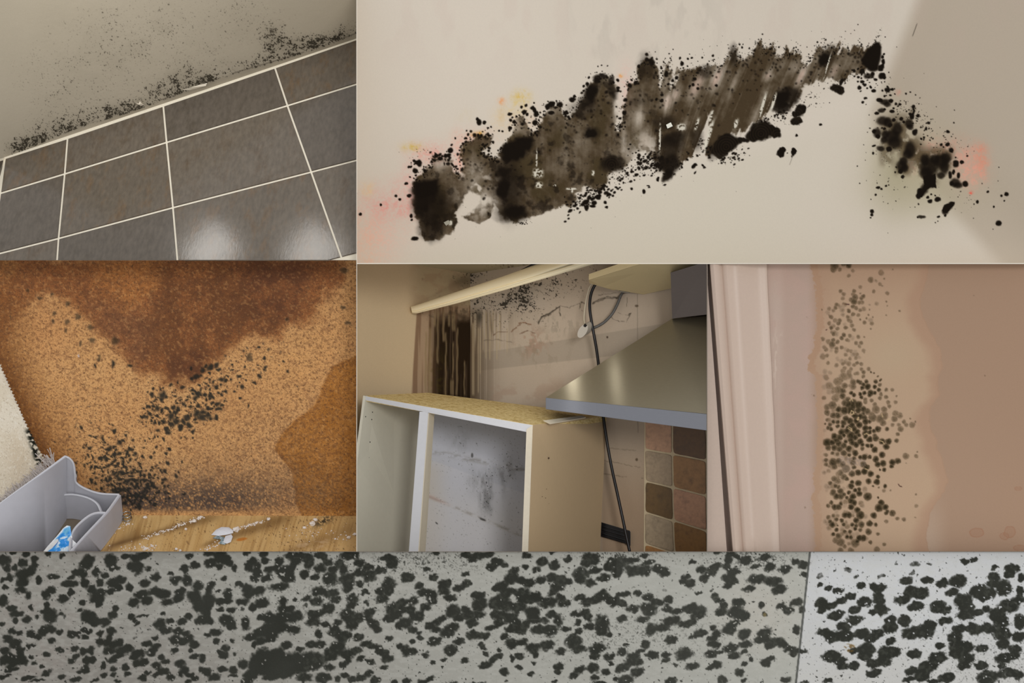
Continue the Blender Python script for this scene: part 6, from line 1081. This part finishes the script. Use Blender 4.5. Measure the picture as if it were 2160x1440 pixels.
for i, s_ in enumerate(D6):
    for a in parse(s_):
        r_ = random.Random(int(a[0] * 31 + a[1] * 7 + i)); x, y = i * 432 + a[0] * 2, 1163 + a[1] * 2
        faint = (i == 4 and (a[1] < 30 and a[0] < 120)) or a[2] * a[3] < 8
        p.blob(x, y, a[2] * 2 * (.82, .87, .84, .84, .86)[i], a[3] * 2 * (.82, .87, .84, .84, .86)[i], .6 if faint else .93, .42 if i < 4 else .26, -.12)
g = fbm(X, Y, 3.4, seed=9, o=2); gg = vn(X, Y, 2.2, seed=4)
grain = .62 * np.exp(-((X - 880) / 160) ** 2 - ((Y - 1180) / 34) ** 2) + .7 * np.exp(-((X - 1300) / 110) ** 2 - ((Y - 1172) / 16) ** 2) + .8 * np.exp(-((X - 1590) / 90) ** 2 - ((Y - 1178) / 22) ** 2) + .5 * np.exp(-((X - 700) / 200) ** 2 - ((Y - 1270) / 60) ** 2) * .7 + .4 * np.exp(-((X - 1330) / 250) ** 2 - ((Y - 1340) / 60) ** 2) + .25 + .3 * ss(1690, 2160, X) * ss(1260, 1330, Y)
sp_ = ss(.62, .74, g * .5 + gg * .5 + .16 * grain) * grain; p.M = 1 - (1 - p.M) * (1 - np.clip(sp_ * .62, 0, .6))
p.M = 1 - (1 - p.M) * (1 - .7 * ss(.92, .97, vn(X, Y, 3.1, seed=12) + .06 * fbm(X, Y, 50, seed=4)))
p.M *= 1 - .22 * ss(.05, .0, np.abs(vn(X, Y, 26, 16, seed=13) - .5)) * ss(.55, .9, p.M) * ss(.45, .6, fbm(X, Y, 80, seed=7)) * (X > 620)
hl = ss(.95, .985, vn(X, Y, 4.5, seed=14)); p.M *= 1 - hl * .9
p.M = np.clip(p.M + (fbm(X, Y, 6.5, seed=15, o=3) - .5) * 2.6 * p.M * (1 - p.M), 0, 1); K = ss(.12, .9, p.M)
dk = np.array((50, 51, 46)) + np.zeros(X.shape + (3,)); dk = dk + (12 * (fbm(X, Y, 50, seed=8) - .5))[..., None]; dk = np.where((X > 1300)[..., None] & (X < 1705)[..., None], dk + 8, dk); dk = np.where(lt[..., None], dk - 2, dk); dk -= (ss(500, 0, X) * 4)[..., None]
p.C += (dk / 255. - p.C) * K[..., None]
p.mix(.35 * K * ss(.5, .75, fbm(X, Y, 6, seed=3)) * (X > 640), (84, 86, 78))
p.mix(.8 * ss(.4, .6, vn(X, Y, 4, seed=2)) * ss(1.1, .7, np.hypot((X - 1792) / 13, (Y - 1366) / 10)), (104, 78, 36)); p.mix(.6 * ss(1.1, .7, np.hypot((X - 1613) / 4, (Y - 1296) / 5)), (140, 124, 84))
jd_ = X - jx(Y); p.mix(.9 * ss(2.6, 1.4, np.abs(jd_)), (84, 86, 82)); p.mix(.45 * ss(1.6, .6, np.abs(jd_ - 3)) * (Y < 1300), (210, 210, 208)); p.M *= ss(1, 3, np.abs(jd_)); p.mix(.8 * ss(1, .5, np.hypot((X - 1702) / 4, (Y - 1265) / 8)) , (190, 190, 186))
groove = 20 + 3.0 * ss(2.8, 1.2, np.abs(jd_))
d6 = lambda a, b: 20 + 3.0 * ss(2.8, 1.2, np.abs(a - jx(b)))
tag(link('wall_board', p.mesh('wall_board', d6, p.cellmask(lambda x, y: x <= jx(y))), mat('grey_board', attr=True, rough=.6, noise=.03, nscale=50, bump=.1, bscale=40, spec=.25)), kind='structure')
tag(link('wall_board_right', p.mesh('wall_board_right', d6, p.cellmask(lambda x, y: x > jx(y))), mat('grey_board', attr=True)), kind='structure')
bm6 = 'round grey black mould spots packed over the long grey board'
mould(p, 'mold_stain', d6, lambda x, y: x < 620, 'dense dark mould spots on the dim left end of the long grey board', 'mold', th=.5, h=.6)
mould(p, 'mold_stain', d6, lambda x, y: (x >= 620) & (x <= 1110), 'mould spots on the long grey board around its largest black oval blotch and to its right', 'mold', th=.5, h=.6)
mould(p, 'mold_stain', d6, lambda x, y: (x > 1110) & (x <= jx(y)), 'looser mould spots on the long grey board up to the thin dark joint', 'mold', th=.5, h=.6)
mould(p, 'mold_stain', d6, lambda x, y: x > jx(y), 'large black oval mould spots on the pale board right of the dark joint', 'mold', th=.5, h=.6)

# ================================================================ thin dividers between the compartments (edges run straight back from the front)
dv = mat('divider_white', (226, 218, 204), rough=.7); dg = mat('divider_grey', (120, 110, 98), rough=.8)
def divider(name, x0, y0, x1, y1, m, d0=-1, d1=480):
    tag(hexa(name, [(x0, y0, d0), (x1, y0, d0), (x1, y1, d0), (x0, y1, d0), (x0, y0, d1), (x1, y0, d1), (x1, y1, d1), (x0, y1, d1)], m), kind='structure')
divider('trim_1', 751.8, -20, 753.0, 1162.6, dv)
divider('trim_2', -20, 548.2, 751.8, 549.0, dg)
divider('trim_3', 753.0, 554.6, 2180, 556.6, dv)
divider('trim_4', 1490.6, 556.6, 1492.2, 1162.6, dg)
divider('trim_5', -20, 1162.7, 2180, 1163.5, dg)
tag(flat('wall_rear', [(-22, -22, 482), (2182, -22, 482), (2182, 1462, 482), (-22, 1462, 482)], dg, None, 4), kind='structure')
